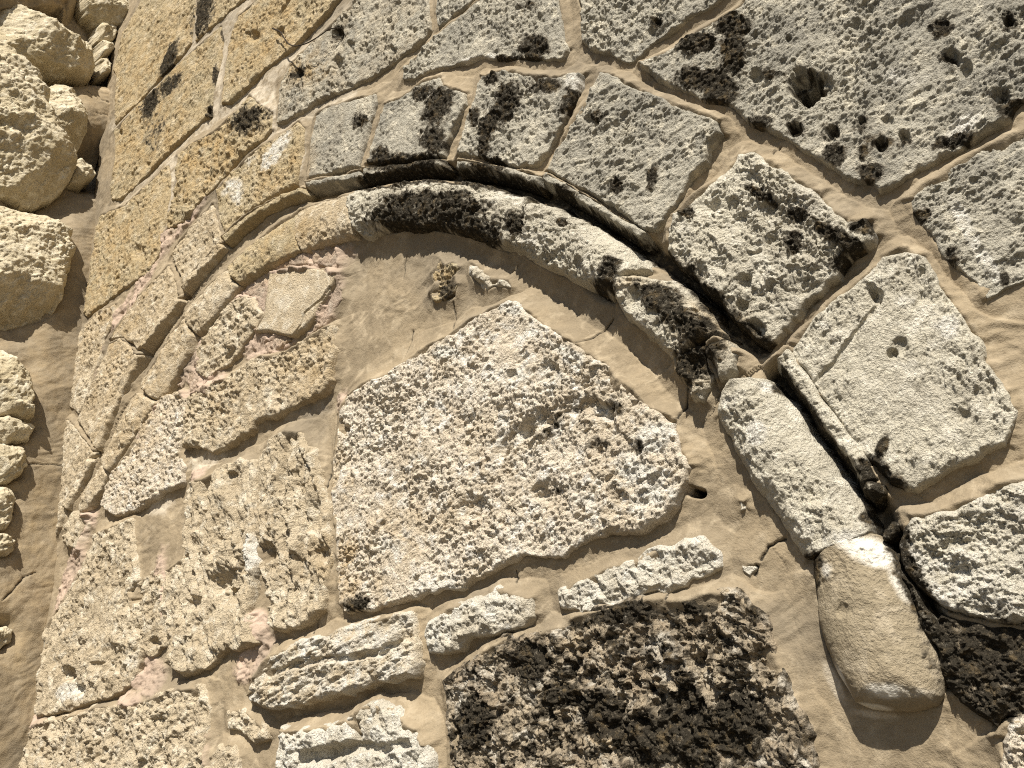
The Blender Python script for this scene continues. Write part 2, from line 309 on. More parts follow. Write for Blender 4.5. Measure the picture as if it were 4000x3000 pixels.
def sheet(name, plane, a, v, h, keep, back, mat, patina, parent=None):
    """a raised sheet over (a, v) with sides and a back: one closed shell"""
    idx = -np.ones(keep.shape, np.int64)
    q = keep[:-1, :-1] & keep[1:, :-1] & keep[:-1, 1:] & keep[1:, 1:]
    used = np.zeros(keep.shape, bool)
    used[:-1, :-1] |= q; used[1:, :-1] |= q; used[:-1, 1:] |= q; used[1:, 1:] |= q
    idx[used] = np.arange(used.sum())
    Q = np.stack([idx[:-1, :-1][q], idx[:-1, 1:][q], idx[1:, 1:][q], idx[1:, :-1][q]], 1)
    u_, v_, n_ = plane.uvn(a[used], v[used], h[used])
    u_, v_, n_ = np.broadcast_arrays(u_, v_, n_)
    V = np.stack([u_, -n_, v_ + EYE], 1)
    # boundary -> skirt and cap
    E = np.concatenate([Q[:, [0, 1]], Q[:, [1, 2]], Q[:, [2, 3]], Q[:, [3, 0]]])
    key = np.minimum(E[:, 0], E[:, 1]) * (len(V) + 1) + np.maximum(E[:, 0], E[:, 1])
    _, first, cnt = np.unique(key, return_index=True, return_counts=True)
    B = E[first[cnt == 1]]
    bid = np.unique(B); rem = -np.ones(len(V), np.int64); rem[bid] = len(V) + np.arange(len(bid))
    aa, vv = a[used][bid], v[used][bid]
    bu, bv, bn = plane.uvn(aa, vv, np.full(len(bid), back)); bu, bv, bn = np.broadcast_arrays(bu, bv, bn)
    V2 = np.stack([bu, -bn, bv + EYE], 1)
    cen = V2.mean(0)[None]
    Q2 = np.stack([B[:, 1], B[:, 0], rem[B[:, 0]], rem[B[:, 1]]], 1)
    c = len(V) + len(V2)
    Tr = np.stack([rem[B[:, 1]], rem[B[:, 0]], np.full(len(B), c)], 1)
    pat = patina[used]
    pat = np.concatenate([pat, pat[bid], pat[:1]])
    return mesh_object(name, np.concatenate([V, V2, cen]), np.concatenate([Q, Q2]), Tr, mat, pat, parent)

# surface character: swell, mid roughness, ridges, pits, sideways ruggedness, edge radius, ragged outline
STY = {
 'grey':   dict(sw=(.005, .16), mid=(.0085, .026), rdg=(.0020, .026), g=.66, mic=.0030, pit=[(.036, .007, .22), (.016, .004, .40)], lat=.0012, r=.006, rag=.006),
 'fine':   dict(sw=(.004, .16), mid=(.0048, .022), rdg=(.0010, .020), g=.68, mic=.0026, pit=[(.040, .005, .14), (.016, .003, .35)], lat=.0008, r=.007, rag=.005),
 'ochre':  dict(sw=(.004, .20), mid=(.0060, .028), rdg=(.0020, .030), g=.70, mic=.0040, pit=[(.05, .007, .22), (.024, .005, .35)], lat=.0012, r=.008, rag=.006),
 'rough':  dict(sw=(.007, .14), mid=(.0105, .034), rdg=(.0040, .036), g=.66, mic=.0042, pit=[(.045, .010, .34), (.020, .005, .4)], lat=.002, r=.010, rag=.008),
 'crag':   dict(sw=(.008, .15), mid=(.0076, .024), rdg=(.0030, .022), g=.72, mic=.0046, pit=[(.036, .006, .25), (.014, .004, .4)], lat=.0018, r=.008, rag=.008),
 'lumpy':  dict(sw=(.010, .12), mid=(.0125, .040), rdg=(.0060, .044), g=.68, mic=.0046, pit=[(.05, .014, .45), (.024, .009, .5)], lat=.003, r=.012, rag=.009),
 'white':  dict(sw=(.008, .07), mid=(.0080, .036), rdg=(.0060, .040), g=.60, mic=.0024, pit=[], lat=.002, r=.012, rag=.009),
 'smooth': dict(sw=(.003, .13), mid=(.0018, .030), rdg=(.0, .03), g=.55, mic=.0007, pit=[(.05, .001, .12)], lat=.0, r=.03, rag=.002),
 'roll':   dict(sw=(.006, .11), mid=(.0066, .030), rdg=(.0010, .025), g=.64, mic=.0022, pit=[(.034, .006, .25)], lat=.0008, r=.005, rag=.004),
 'rollr':  dict(sw=(.008, .10), mid=(.0100, .034), rdg=(.0040, .030), g=.66, mic=.0040, pit=[(.04, .010, .35), (.018, .005, .4)], lat=.002, r=.007, rag=.007),
 'boulder':dict(sw=(.012, .20), mid=(.0125, .060), rdg=(.0090, .09), g=.66, mic=.0048, pit=[(.07, .010, .2)], lat=.003, r=.040, rag=.012),
}
ALL = []          # every stone outline, for the mortar to close up to
_seed = [11]

# centre line of the roll, with half widths, from pairs of points on its two edges
def _rl():
    pairs = [((0,1),(470,1560),(560,1600)), ((0,1),(545,1430),(655,1465)), ((0,1),(700,1095),(850,1150)), ((0,1),(950,665),(1110,750)), ((0,1),(1195,305),(1335,410)),
             ((0,1),(1480,20),(1565,170)), ((0,1),(1720,-180),(1795,40)), ((0,0),(1850,1285),(1900,1545)), ((0,0),(2165,1190),(2200,1450)),
             ((1,0),(460,1115),(500,1400)), ((1,0),(800,1115),(790,1430)), ((1,0),(1160,1190),(1000,1515)), ((1,0),(1430,1285),(1250,1615)),
             ((1,0),(1690,1430),(1500,1735)), ((1,0),(1940,1630),(1720,1840)), ((2,1),(60,180),(-110,560)), ((2,1),(310,450),(100,700))]
    A = np.array([T(t, [p])[0] for t, p, q in pairs]); B = np.array([T(t, [q])[0] for t, p, q in pairs])
    a = np.stack(ARCH.un(A[:, 0], A[:, 1], .03), 1); b = np.stack(ARCH.un(B[:, 0], B[:, 1], .03), 1)
    return (a + b) / 2, np.linalg.norm(a - b, axis=1) / 2
ROLL_C, ROLL_W = _rl()

def stone(name, label, cat, tile, pts, H=.022, style='grey', mat='grey', plane=ARCH, hf=.55, lich=0., white=0., ochre=0., pinkv=0., roll=False,
          r=None, e=None, group=None, parent=None, aniso=None, lines=None, wide=1.0, tilt=None, extra=None, prof=None, grow=.001, amp=1.):
    P = T(tile, pts); px, py = P[:, 0], P[:, 1]
    a_, v_ = plane.un(px, py, H * hf); poly = np.stack([a_, v_], 1)
    st = STY[style]; r = r or st['r']; seed = _seed[0] = _seed[0] + 97
    cu, cv = poly.mean(0); U_, V_, N_ = plane.uvn(cu, cv, 0.)
    z = project(U_, V_, N_)[2]
    step = z / F * 3.9 * .85
    m = .010; mg = m + 1.6 * st['rag']
    ga = np.arange(poly[:, 0].min() - mg, poly[:, 0].max() + mg, step); gv = np.arange(poly[:, 1].min() - mg, poly[:, 1].max() + mg, step)
    A, V = np.meshgrid(ga, gv)
    rag = st['rag']
    wx = fbm(A, V, .05, 4, seed) * rag; wy = fbm(A, V, .05, 4, seed + 5) * rag
    sd = sdist(A + wx, V + wy, poly) + grow
    keep = sd > -m
    e = H * (.62 if plane is ARCH else .35) if e is None else e
    if roll:
        d, t = ldist(A + wx * .5, V + wy * .5, ROLL_C); w = np.interp(t, np.arange(len(ROLL_W)), ROLL_W) * 1.02
        prof = .004 + H * np.sqrt(np.clip(1 - (d / w) ** 2, 0, 1)); ed = np.clip(sd / r, 0, 1)
        h = prof * (0.5 + 0.5 * np.sqrt(1 - (1 - np.clip(sd / .009, 0, 1)) ** 2)) - .003 * fbm(A, V, .3, 1, seed + 2)
    else:
        sp = sd
        if prof is not None:
            q_ = plane.un(prof[:, 0], prof[:, 1], H * hf); sp = sdist(A + wx, V + wy, np.stack(q_, 1)) + grow
        t = np.clip(sp / r, 0, 1)
        h = e + (H - e) * np.sqrt(np.clip(1 - (1 - t) ** 2, 0, 1))
    h = np.where(sd < 0, h + sd * (3. if roll or style == 'roll' else 6.5 if plane is ARCH else 9.), h)
    if tilt is not None:
        tp = T(tile, [tilt[0], tilt[1]]); tu, tv = plane.un(tp[:, 0], tp[:, 1], H * hf)
        dx, dy = tu[1] - tu[0], tv[1] - tv[0]; k = np.clip(((A - tu[0]) * dx + (V - tv[0]) * dy) / (dx * dx + dy * dy), 0, 1)
        h = h + np.where(sd > 0, k, k) * tilt[2] * np.clip(.35 + sd / r, 0, 1)
    if style == 'boulder':
        rs = np.random.RandomState(seed); sp_ = max(np.ptp(poly[:, 0]), np.ptp(poly[:, 1])) * .5
        ca, cv_ = poly[:, 0].mean(), poly[:, 1].mean(); wob = .006 * fbm(A, V, .07, 4, seed + 7)
        for k_ in range(13):
            an = rs.rand() * 6.283; off = (rs.rand() * .7 + (.08 if tile == (0, 0) else .42)) * sp_; sl = .25 + rs.rand() * .9
            h = np.minimum(h, H * (.92 + .1 * rs.rand()) - sl * ((A - ca) * math.cos(an) + (V - cv_) * math.sin(an) - off) + wob)
    # projected photograph position of every point, for the patina maps
    U3, V3, N3 = plane.uvn(A, V, np.full_like(A, H)); px_, py_, _ = project(U3, V3, N3)
    fl = np.clip(field(LICHEN_SHADE, px_, py_) + lich, 0, 1.1) if plane is ARCH else np.full_like(A, lich)
    n1 = fbm(A, V, .045, 5, seed + 40, .6)
    big = np.clip(sd / min(.8 * r, .014), .2, 1)
    x, y = A, V
    if aniso:
        c, s = math.cos(math.radians(aniso[0])), math.sin(math.radians(aniso[0]))
        x = (A * c + V * s) / aniso[1]; y = -A * s + V * c
    k = wide
    dis = st['sw'][0] * fbm(A, V, st['sw'][1] * k, 3, seed + 60)
    mod = np.clip(.95 + .85 * fbm(A, V, .15, 3, seed + 62), .35, 1.7); amp = amp * mod
    dis = dis + amp * st['mid'][0] * fbm(x, y, st['mid'][1] * k, 6, seed + 70, st['g'])
    if st['rdg'][0]: dis = dis + mod * st['rdg'][0] * (fbm(x, y, st['rdg'][1] * k, 4, seed + 80, .55, ridged=True) - .4)
    dis = dis + np.clip(mod, .55, 1.3) * st['mic'] * fbm(x, y, .0078 * min(1.7, max(1., step / .0016)), 3, seed + 75, .65)
    for j, (cell, dep, pr_) in enumerate(st['pit']):
        patchy = np.clip(.6 + fbm(A, V, .2, 2, seed + 91 + j) * 1.2, .1, 1.4)
        dis = dis - dep * patchy * pits(x + wx * .6, y + wy * .6, cell * k, pr_, seed + 90 + 7 * j)
    n3 = fbm(A, V, .015, 4, seed + 44, .7)
    fl = np.minimum(fl * 1.22, 1.15)
    s_l = sstep(.16, .96, fl + (.34 * n1 + .46 * n3) * np.clip(fl * 2.6, 0, 1) - .04)
    if plane is ARCH:
        dis = dis + sstep(.3, .8, s_l) * (.0034 * knobs(A, V, .009, seed + 3) + .0050 * fbm(A, V, .022, 5, seed + 4, .65) - .001)
        for hx, hy, hr, dep in HOLES:
            if abs(px_.mean() - hx) < 900 and abs(py_.mean() - hy) < 900:
                q = ((px_ - hx) ** 2 + (py_ - hy) ** 2) / hr ** 2 * np.clip(1 + .9 * n1, .3, 4)
                dis = dis - dep * sstep(1.5, .15, q)
    if lines:
        for (lt, lp, lw, ld) in lines:
            lpx = T(lt, lp); lu, lv_ = plane.un(lpx[:, 0], lpx[:, 1], H * hf)
            dd, _ = ldist(A + wx * .6, V + wy * .6, np.stack([lu, lv_], 1)); dis = dis - ld * sstep(lw, lw * .3, dd)
    if extra is not None: dis = dis + extra(A, V, sd, seed)
    h = h + dis * big
    lat = st['lat']
    A2 = A; V2 = V
    if lat:
        A2 = A + lat * fbm(A, V, .02, 3, seed + 120) * big; V2 = V + lat * fbm(A, V, .02, 3, seed + 130) * big
        lw_ = fbm(A, V, .03, 3, seed + 140) * big; V2 = V2 - lat * 1.2 * lw_
    fo = np.clip(field(OCHRE, px_, py_) + ochre, 0, 1) if plane is ARCH else np.full_like(A, ochre)
    fw = np.clip(field(WHITE, px_, py_) + white, 0, 1) if plane is ARCH else np.full_like(A, white)
    fp = np.clip(field(PINK, px_, py_) * .25 + pinkv, 0, 1) if plane is ARCH else np.full_like(A, pinkv)
    n2 = fbm(A, V, .06, 4, seed + 41)
    pat = np.stack([s_l, np.clip(fo * (.8 + .5 * n2), 0, 1), sstep(.3, .75, fw + .35 * n2 * np.clip(fw * 3, 0, 1)), sstep(.3, .8, fp + .3 * n2 * np.clip(fp * 3, 0, 1))], -1)
    o = sheet(name, plane, A2, V2, h, keep, -.075 if plane is ARCH else -.1, MAT[mat], pat, parent)
    if parent is None:
        o['label'] = label; o['category'] = cat
        if group: o['group'] = group
    ALL.append((plane, poly, (H if not roll else H * .35) if prof is None else .014))
    return o

def stone_with_parts(name, label, cat, tile, pts, group=None, **k):
    P = T(tile, pts); u_, v_ = ARCH.un(P[:, 0], P[:, 1], .01)
    e = bpy.data.objects.new(name, None); scene.collection.objects.link(e)
    e.location = (float(u_.mean()), 0.0, float(v_.min()) + EYE); e.empty_display_size = .03
    e['label'] = label; e['category'] = cat
    if group: e['group'] = group
    stone('face', None, None, tile, pts, parent=e, **k)
    return e

def strip(tile, line, w):
    L = np.array(line, float); d = np.gradient(L, axis=0); d /= np.linalg.norm(d, axis=1)[:, None]
    n = np.stack([-d[:, 1], d[:, 0]], 1) * w / 2
    return np.concatenate([L + n, (L - n)[::-1]]).tolist()

def lip(parent, tile, line, w, H=.030, mat='grey', **k):
    return stone('lip', None, None, tile, strip(tile, line, w), H=H, style='roll', mat=mat, r=.008, parent=parent, **k)

# ---- rubble wall on the left: each boulder
BO = 'boulders of the rubble wall'
def boulder(label, tile, pts, H=.10, white=0., **k):
    k.setdefault('style', 'boulder'); k.setdefault('mat', 'boulder')
    return stone('boulder', label, 'boulder', tile, pts, H=H, plane=RUB, hf=k.pop('hf', .8 if tile == (0, 0) else .35), group=BO, white=white, **k)
boulder('big rounded boulder filling the top left corner of the rubble wall', (0,0), [(-90,-90),(480,-90),(545,90),(580,200),(635,330),(620,425),(560,415),(400,365),(240,285),(90,205),(-90,150)], H=.085)
boulder('huge pale faceted boulder with a sunlit crest, largest of the rubble wall', (0,0), [(-90,190),(0,200),(100,280),(170,370),(260,450),(300,530),(325,620),(365,740),(425,820),(495,930),(492,1000),(460,1090),(420,1130),(340,1172),(200,1145),(80,1105),(-90,1060)], H=.095, white=.25)
boulder('pale egg shaped boulder wedged beside the huge faceted boulder', (0,0), [(305,500),(400,480),(490,510),(530,590),(560,720),(555,790),(510,900),(497,935),(425,815),(360,725),(322,610)], H=.07, white=.25)
boulder('small brown boulder sunk in the hollow under the egg shaped boulder', (0,0), [(500,960),(560,965),(600,1020),(602,1080),(535,1105),(475,1090)], H=.035, r=.05, white=0)
boulder('broad smooth boulder with a lit lower rim, below the huge faceted boulder', (0,1), [(-90,-350),(60,-330),(130,-250),(250,-210),(360,-160),(430,-100),(440,-20),(415,100),(400,220),(380,290),(330,390),(250,420),(100,430),(-90,440)], H=.08, white=.2)
boulder('lumpy cream boulder low on the left edge of the photo, above a small flat boulder', (0,1), [(-90,570),(30,620),(100,680),(150,760),(190,850),(196,1020),(180,1042),(100,1035),(-90,1010)], H=.07, white=.2)
boulder('small flat boulder squeezed between the lumpy cream boulder and a knobbly one', (0,1), [(-90,1020),(60,1035),(150,1065),(196,1110),(172,1150),(150,1172),(100,1190),(30,1200),(-90,1200)], H=.055, white=.15)
boulder('knobbly pale boulder under the small flat boulder of the rubble wall', (0,1), [(-90,1210),(60,1200),(120,1232),(150,1290),(170,1340),(130,1400),(60,1430),(-90,1440)], H=.06, white=.15)
boulder('shaded brown boulder cut off by the left edge under the knobbly boulder', (0,1), [(-90,1465),(40,1470),(80,1520),(75,1620),(60,1700),(30,1742),(-90,1750)], H=.06)
boulder('little rounded boulder beside a dark gap low in the rubble wall', (0,2), [(-90,225),(50,222),(86,262),(70,320),(20,345),(-90,352)], H=.06)
boulder('small shaded boulder in a gap of the smeared mortar, lowest of the rubble wall', (0,2), [(-90,790),(40,780),(80,820),(60,880),(-20,930),(-90,930)], H=.03)
boulder('smooth tan boulder leaning into the corner at the top of the rubble wall', (0,0), [(560,-90),(900,-90),(872,50),(822,122),(740,112),(645,62),(595,20)], H=.08)
for lb, p in (('upper small filler stone in the dark crevice of the inner corner', [(640,135),(742,140),(715,225),(632,222)]),
              ('middle small filler stone in the dark crevice of the inner corner', [(640,240),(712,250),(694,325),(642,322)]),
              ('lower small filler stone in the dark crevice of the inner corner', [(648,342),(696,345),(692,430),(652,432)])):
    boulder(lb, (0,0), p, H=.03, r=.03)

# ---- courses above the arch
BL = 'dressed blocks of the courses around the arch'
def block(label, tile, pts, **k):
    return stone('wall_block', label, 'stone block', tile, pts, group=BL, **{'grow': -.0015 if k.get('mat') == 'ochre' else .001, **k})
AN = (32, 1.7)
block('smooth ochre block in the inner corner at the top, with a slanting dark streak', (0,0), [(712,780),(718,600),(722,480),(700,440),(760,220),(870,20),(900,-90),(1214,-90),(1205,120),(1186,265),(1128,350),(940,545),(830,665)], style='ochre', mat='ochre', H=.012, aniso=AN)
block('narrow ochre block with a dark stain at the top edge, beside a thin joint', (0,0), [(1222,-90),(1640,-90),(1440,60),(1385,105),(1295,185),(1212,262),(1214,130)], style='ochre', mat='ochre', H=.014)
block('long ochre block with two black streaks, next to the inner corner', (0,0), [(706,815),(830,682),(950,562),(1140,372),(1280,245),(1375,165),(1385,250),(1350,440),(1318,640),(1308,720),(1250,756),(1150,845),(990,1005),(840,1155),(745,1240),(690,1240),(690,1150),(715,950)], style='ochre', mat='ochre', H=.014, aniso=AN)
block('rough ochre block right of the wide pale upright joint, crossed by a curved ridge', (0,0), [(1478,110),(1575,30),(1640,-90),(2150,-90),(2040,70),(1930,185),(1800,315),(1700,395),(1600,478),(1500,575),(1420,645),(1372,655),(1385,560),(1402,400),(1440,220)], style='ochre', mat='ochre', H=.020, ochre=.35,
      lines=[((0,0), [(1690,205),(1730,110),(1850,-60)], .018, .010)])
block('deeply pitted brown block between two pale upright joints above the arch ring', (0,0), [(1100,962),(1180,900),(1330,820),(1480,682),(1550,592),(1600,640),(1690,690),(1680,800),(1610,880),(1500,962),(1420,1070),(1340,1160),(1240,1250),(1140,1385),(1030,1420),(1060,1280),(1097,1130),(1092,1020)], style='rough', mat='ochre', H=.018, ochre=.3, lich=.18)
block('tall ochre block running down beside the inner corner, left of a pink streak', (0,1), [(625,-212),(780,-272),(1050,-522),(1062,-440),(1058,-340),(1030,-190),(1008,-90),(1005,0),(925,140),(850,195),(740,268),(640,348),(540,420),(518,400),(545,250),(570,50),(590,-90)], style='ochre', mat='ochre', H=.014, ochre=.2)
block('pale narrow block at the inner corner, lowest above the arch springing', (0,1), [(506,500),(600,392),(722,342),(700,470),(650,560),(610,700),(560,850),(520,960),(490,1015),(432,960),(436,820),(460,680),(488,560)], style='ochre', mat='cream', H=.014)
block('pale grey block with dark holes at its left end, above the arch', (0,0), [(1742,500),(1800,402),(1900,302),(2040,172),(2170,48),(2250,-90),(2640,-90),(2656,80),(2662,190),(2610,258),(2520,328),(2400,425),(2290,492),(2150,552),(2000,612),(1900,682),(1745,765),(1716,760),(1732,640)], style='grey', mat='grey', H=.016, ochre=.25)
block('small triangular grey block cut off by the top edge', (1,0), [(652,172),(644,0),(640,-90),(960,-90),(850,38),(760,90),(690,158)], style='grey', mat='grey', H=.018)
block('grey block with one black lichen tuft, above the arch crown', (1,0), [(440,425),(520,360),(620,255),(720,165),(830,85),(1000,-90),(1400,-90),(1415,100),(1430,230),(1452,300),(1420,368),(1330,380),(1200,372),(1080,382),(930,362),(780,402),(620,442),(500,492),(440,490)], style='grey', mat='grey', H=.018)
block('grey pitted block at the top edge between a wide upright joint and a slanting joint', (1,0), [(1490,-90),(1542,60),(1537,180),(1547,270),(1620,310),(1750,352),(1830,385),(1900,360),(1960,290),(2080,212),(2200,122),(2350,40),(2520,-90)], style='grey', mat='grey', H=.018)
block('huge pitted grey block with a deep round hole and black lichen, upper right', (2,0), [(-150,410),(0,345),(120,265),(280,175),(430,85),(620,-90),(2330,-90),(2330,570),(2200,620),(2110,758),(2000,830),(1890,900),(1700,990),(1560,1060),(1460,1140),(1330,1190),(1290,1130),(1170,1130),(1060,1060),(980,1000),(850,930),(750,860),(660,820),(520,760),(400,660),(280,640),(180,590),(60,550),(-60,490)], style='grey', mat='grey', H=.022, white=.12, wide=1.25, aniso=(24,1.5))
block('grey block at the right edge with a long white scar', (2,0), [(1510,1250),(1600,1150),(1720,1082),(1850,1002),(1960,932),(2080,872),(2330,790),(2330,1715),(2190,1750),(2090,1780),(1990,1850),(1960,1800),(1870,1720),(1760,1640),(1690,1520),(1600,1410),(1530,1330)], style='grey', mat='grey', H=.020, wide=1.2, white=.1, aniso=(20,1.5))
jb = stone_with_parts('wall_block', 'large pale jamb block with a vertical lip along its left side', 'stone block', (2,1), group=BL, pts=[(1500,10),(1600,60),(1660,170),(1750,290),(1850,430),(1940,560),(1970,690),(2060,800),(2120,880),(2160,980),(2150,1090),(2100,1200),(1980,1250),(1830,1330),(1720,1380),(1620,1440),(1560,1490),(1480,1480),(1390,1450),(1300,1360),(1240,1290),(1140,1160),(1000,950),(880,790),(785,655),(790,600),(900,485),(1000,362),(1150,255),(1290,125),(1350,52)], style='grey', mat='pale', H=.028, wide=1.1, r=.008, aniso=(66,1.8),
      lines=[((2,1), [(935,830),(960,790),(1050,720),(1190,520),(1330,340)], .004, .006)])
lip(jb, (2,1), [(735,655),(825,790),(930,930),(1030,1080),(1130,1210),(1210,1310),(1270,1440)], 92, H=.034, mat='pale')
block('white cratered block at the right edge beside the carved pilaster end', (2,2), [(1520,115),(1640,100),(1800,50),(1950,-20),(2050,-80),(2330,-120),(2330,760),(2100,765),(2000,750),(1850,722),(1760,680),(1650,622),(1580,560),(1500,440),(1462,380),(1490,280),(1490,180)], style='rough', mat='pale', white=.45, H=.034, wide=1.2)
block('black lichen covered block at the right edge under the white cratered block', (2,2), [(1700,700),(1860,742),(2000,772),(2110,772),(2330,790),(2330,1330),(2120,1330),(2030,1420),(1960,1372),(1830,1252),(1760,1180),(1722,1100),(1690,900),(1660,790)], style='rough', mat='dark', H=.020, lich=.22)
block('pale block corner at the bottom right, under the black lichen block', (2,2), [(2055,1475),(2130,1362),(2330,1335),(2330,1760),(2110,1760),(2092,1600),(2072,1535)], style='rough', mat='crag', H=.03)
stone('pilaster_edge_stone', 'narrow black stained edge strip between the carved pilaster end and the white cratered block', 'stone strip', (2,2), [(1400,380),(1440,400),(1520,530),(1600,640),(1690,760),(1790,900),(1740,1000),(1700,990),(1640,850),(1560,660),(1500,560)], style='rollr', mat='pale', H=.03, lich=.35)
stone('filler_stone', 'small white stone lodged in the black recess beside the pilaster', 'pebble', (2,2), [(1350,215),(1400,165),(1440,185),(1430,235),(1385,275),(1355,265)], style='white', mat='white', H=.03, r=.012)
stone('filler_stone', 'round white lump at the foot of the jamb lip, on black lichen', 'pebble', (2,1), [(1215,1440),(1270,1420),(1330,1450),(1340,1510),(1290,1540),(1225,1520)], style='white', mat='grey', H=.03, r=.012)

# ---- arch ring
VO = 'voussoirs of the arch ring'
def vous(label, tile, pts, plain=False, **k):
    return (stone if plain else stone_with_parts)('voussoir', label, 'arch stone', tile, pts, group=VO, **{'grow': -.001, **k})
v = vous('lowest sliver of an arch stone at the foot of the left arch leg', (0,1), [(412,1055),(432,1045),(480,1095),(560,1205),(605,1265),(540,1325),(480,1440),(420,1590),(380,1720),(352,1770),(372,1640),(395,1350)], style='ochre', mat='cream', H=.020)
lip(v, (0,1), [(420,1600),(490,1450),(575,1300)], 34, H=.028, mat='cream')
v = vous('tall tapering arch stone on the left arch leg, above the lowest sliver', (0,1), [(508,1005),(560,900),(620,740),(690,590),(760,545),(825,610),(862,640),(810,730),(740,880),(680,1000),(640,1110),(592,1222),(530,1120),(492,1060)], style='ochre', mat='cream', H=.024, ochre=.2)
lip(v, (0,1), [(606,1230),(655,1120),(705,1000),(775,850),(868,650)], 34, H=.034, mat='cream')
v = vous('pale yellow arch stone with a pointed top, beside a pink streak', (0,1), [(690,562),(760,445),(860,305),(960,200),(1062,100),(1100,200),(1112,300),(1030,430),(900,592),(862,620),(770,545)], style='ochre', mat='cream', H=.024)
lip(v, (0,1), [(885,610),(990,475),(1118,312)], 34, H=.034, mat='cream')
v = vous('curved yellow arch stone left of the thin white joint', (0,0), [(1062,1575),(1180,1422),(1328,1262),(1342,1330),(1372,1450),(1385,1500),(1330,1568),(1240,1660),(1145,1775),(1112,1690)], style='ochre', mat='cream', H=.024)
lip(v, (0,0), [(1150,1795),(1255,1665),(1385,1520)], 36, H=.034, mat='cream')
v = vous('orange arch stone with a white scraped patch', (0,0), [(1352,1180),(1440,1072),(1560,962),(1660,882),(1700,870),(1858,752),(1888,790),(1880,900),(1852,1100),(1838,1150),(1750,1192),(1600,1280),(1480,1362),(1402,1450),(1382,1400),(1352,1290)], style='ochre', mat='ochre', H=.022)
lip(v, (0,0), [(1402,1490),(1500,1395),(1620,1312),(1760,1232),(1880,1185)], 34, H=.036, mat='ochre')
v = vous('pale grey arch stone left of the crown, first without ochre', (1,0), [(-142,1112),(-130,900),(-92,720),(-30,672),(150,622),(278,580),(284,640),(240,780),(200,920),(180,1040),(90,1052),(-20,1078)], style='fine', mat='grey', H=.022, ochre=.1)
lip(v, (1,0), [(-150,1150),(0,1120),(180,1082)], 36, H=.026)
v = vous('arch stone half smooth grey and half black lichen, left of the crown stone', (1,0), [(332,652),(450,602),(560,522),(680,482),(702,540),(830,582),(828,640),(780,760),(722,880),(692,975),(560,985),(440,1005),(222,1028),(240,940),(290,790)], style='fine', mat='grey', H=.026)
lip(v, (1,0), [(205,1075),(440,1045),(690,1015)], 44, H=.030)
v = vous('crown arch stone with a thick black lichen streak down its left half', (1,0), [(930,480),(1010,460),(1120,452),(1200,480),(1400,490),(1480,460),(1550,470),(1540,530),(1485,680),(1392,850),(1296,1000),(1256,1040),(1140,1038),(1000,1000),(900,980),(782,960),(820,800),(880,640)], style='grey', mat='grey', H=.026)
lip(v, (1,0), [(780,1028),(950,1043),(1120,1078),(1290,1125)], 44, H=.030)
v = vous('largest grey arch stone, right of the crown, all pitted', (1,0), [(1668,460),(1760,490),(1900,560),(2010,600),(2140,660),(2300,730),(2405,770),(2420,830),(2340,920),(2310,1010),(2230,1120),(2130,1270),(2050,1380),(1990,1435),(1920,1422),(1850,1372),(1700,1262),(1500,1162),(1380,1092),(1334,1062),(1362,1010),(1452,860),(1565,640),(1635,520)], style='grey', mat='grey', H=.030, aniso=(10,1.6))
lip(v, (1,0), [(1320,1095),(1480,1185),(1640,1290),(1800,1390),(1930,1465)], 46, H=.034)
vous('lumpy cream white arch stone with black lichen along its upper right edge', (2,0), plain=True, pts=[(470,960),(560,950),(640,1010),(750,1080),(830,1130),(960,1200),(1000,1260),(1060,1310),(1140,1380),(1270,1380),(1290,1460),(1230,1550),(1160,1610),(1080,1690),(1010,1750),(940,1840),(850,1940),(740,2040),(690,2100),(620,2120),(540,2080),(430,1970),(300,1850),(170,1700),(60,1600),(20,1560),(30,1440),(60,1350),(130,1290),(240,1190),(370,1090),(400,1040)], style='lumpy', mat='pale', H=.034, wide=1.25, white=.3)

# ---- roll moulding
RO = 'roll moulding stones of the arch'
def rollst(label, tile, pts, **k):
    k.setdefault('style', 'roll'); k.setdefault('H', .036)
    return stone('roll_stone', label, 'moulding stone', tile, pts, group=RO, roll=k.pop('roll', True), grow=.001, **k)
rollst('broken stump at the foot of the roll moulding in the lower left', (0,2), [(462,80),(520,68),(545,112),(502,230),(486,312),(430,292),(405,262),(425,162)], mat='cream', H=.03, style='rollr', roll=False, r=.03)
rollst('lowest rough piece of roll moulding on the left arch leg', (0,1), [(615,1292),(700,1385),(650,1480),(580,1580),(510,1645),(440,1640),(480,1540),(540,1430),(580,1340)], mat='cream', H=.032)
rollst('long straight piece of roll moulding on the left arch leg, above the lowest rough piece', (0,1), [(858,880),(980,945),(900,1080),(820,1190),(745,1310),(700,1382),(640,1305),(640,1230),(700,1090),(770,980)], mat='cream', H=.038)
rollst('long smooth piece of roll moulding beside the pink brick fragments', (0,1), [(1142,372),(1170,470),(1215,540),(1185,640),(1110,760),(1005,930),(960,925),(885,872),(862,800),(950,660),(1050,500)], mat='cream')
rollst('short piece of roll moulding left of the flat cream slab', (0,1), [(1400,112),(1445,190),(1485,230),(1425,310),(1330,430),(1225,530),(1180,470),(1150,368),(1200,300),(1300,190)], mat='cream')
rollst('curved tan piece of roll moulding above the flat cream slab', (0,1), [(1402,100),(1480,15),(1600,-82),(1720,-185),(1838,-255),(1838,-120),(1860,10),(1800,45),(1680,105),(1560,175),(1492,225),(1445,170)], mat='ochre')
rollst('clean yellow piece of roll moulding just left of the black lichen', (0,0), [(1852,1285),(1960,1245),(2168,1185),(2180,1260),(2200,1400),(2190,1460),(2000,1515),(1866,1555),(1838,1480),(1842,1380)], mat='cream')
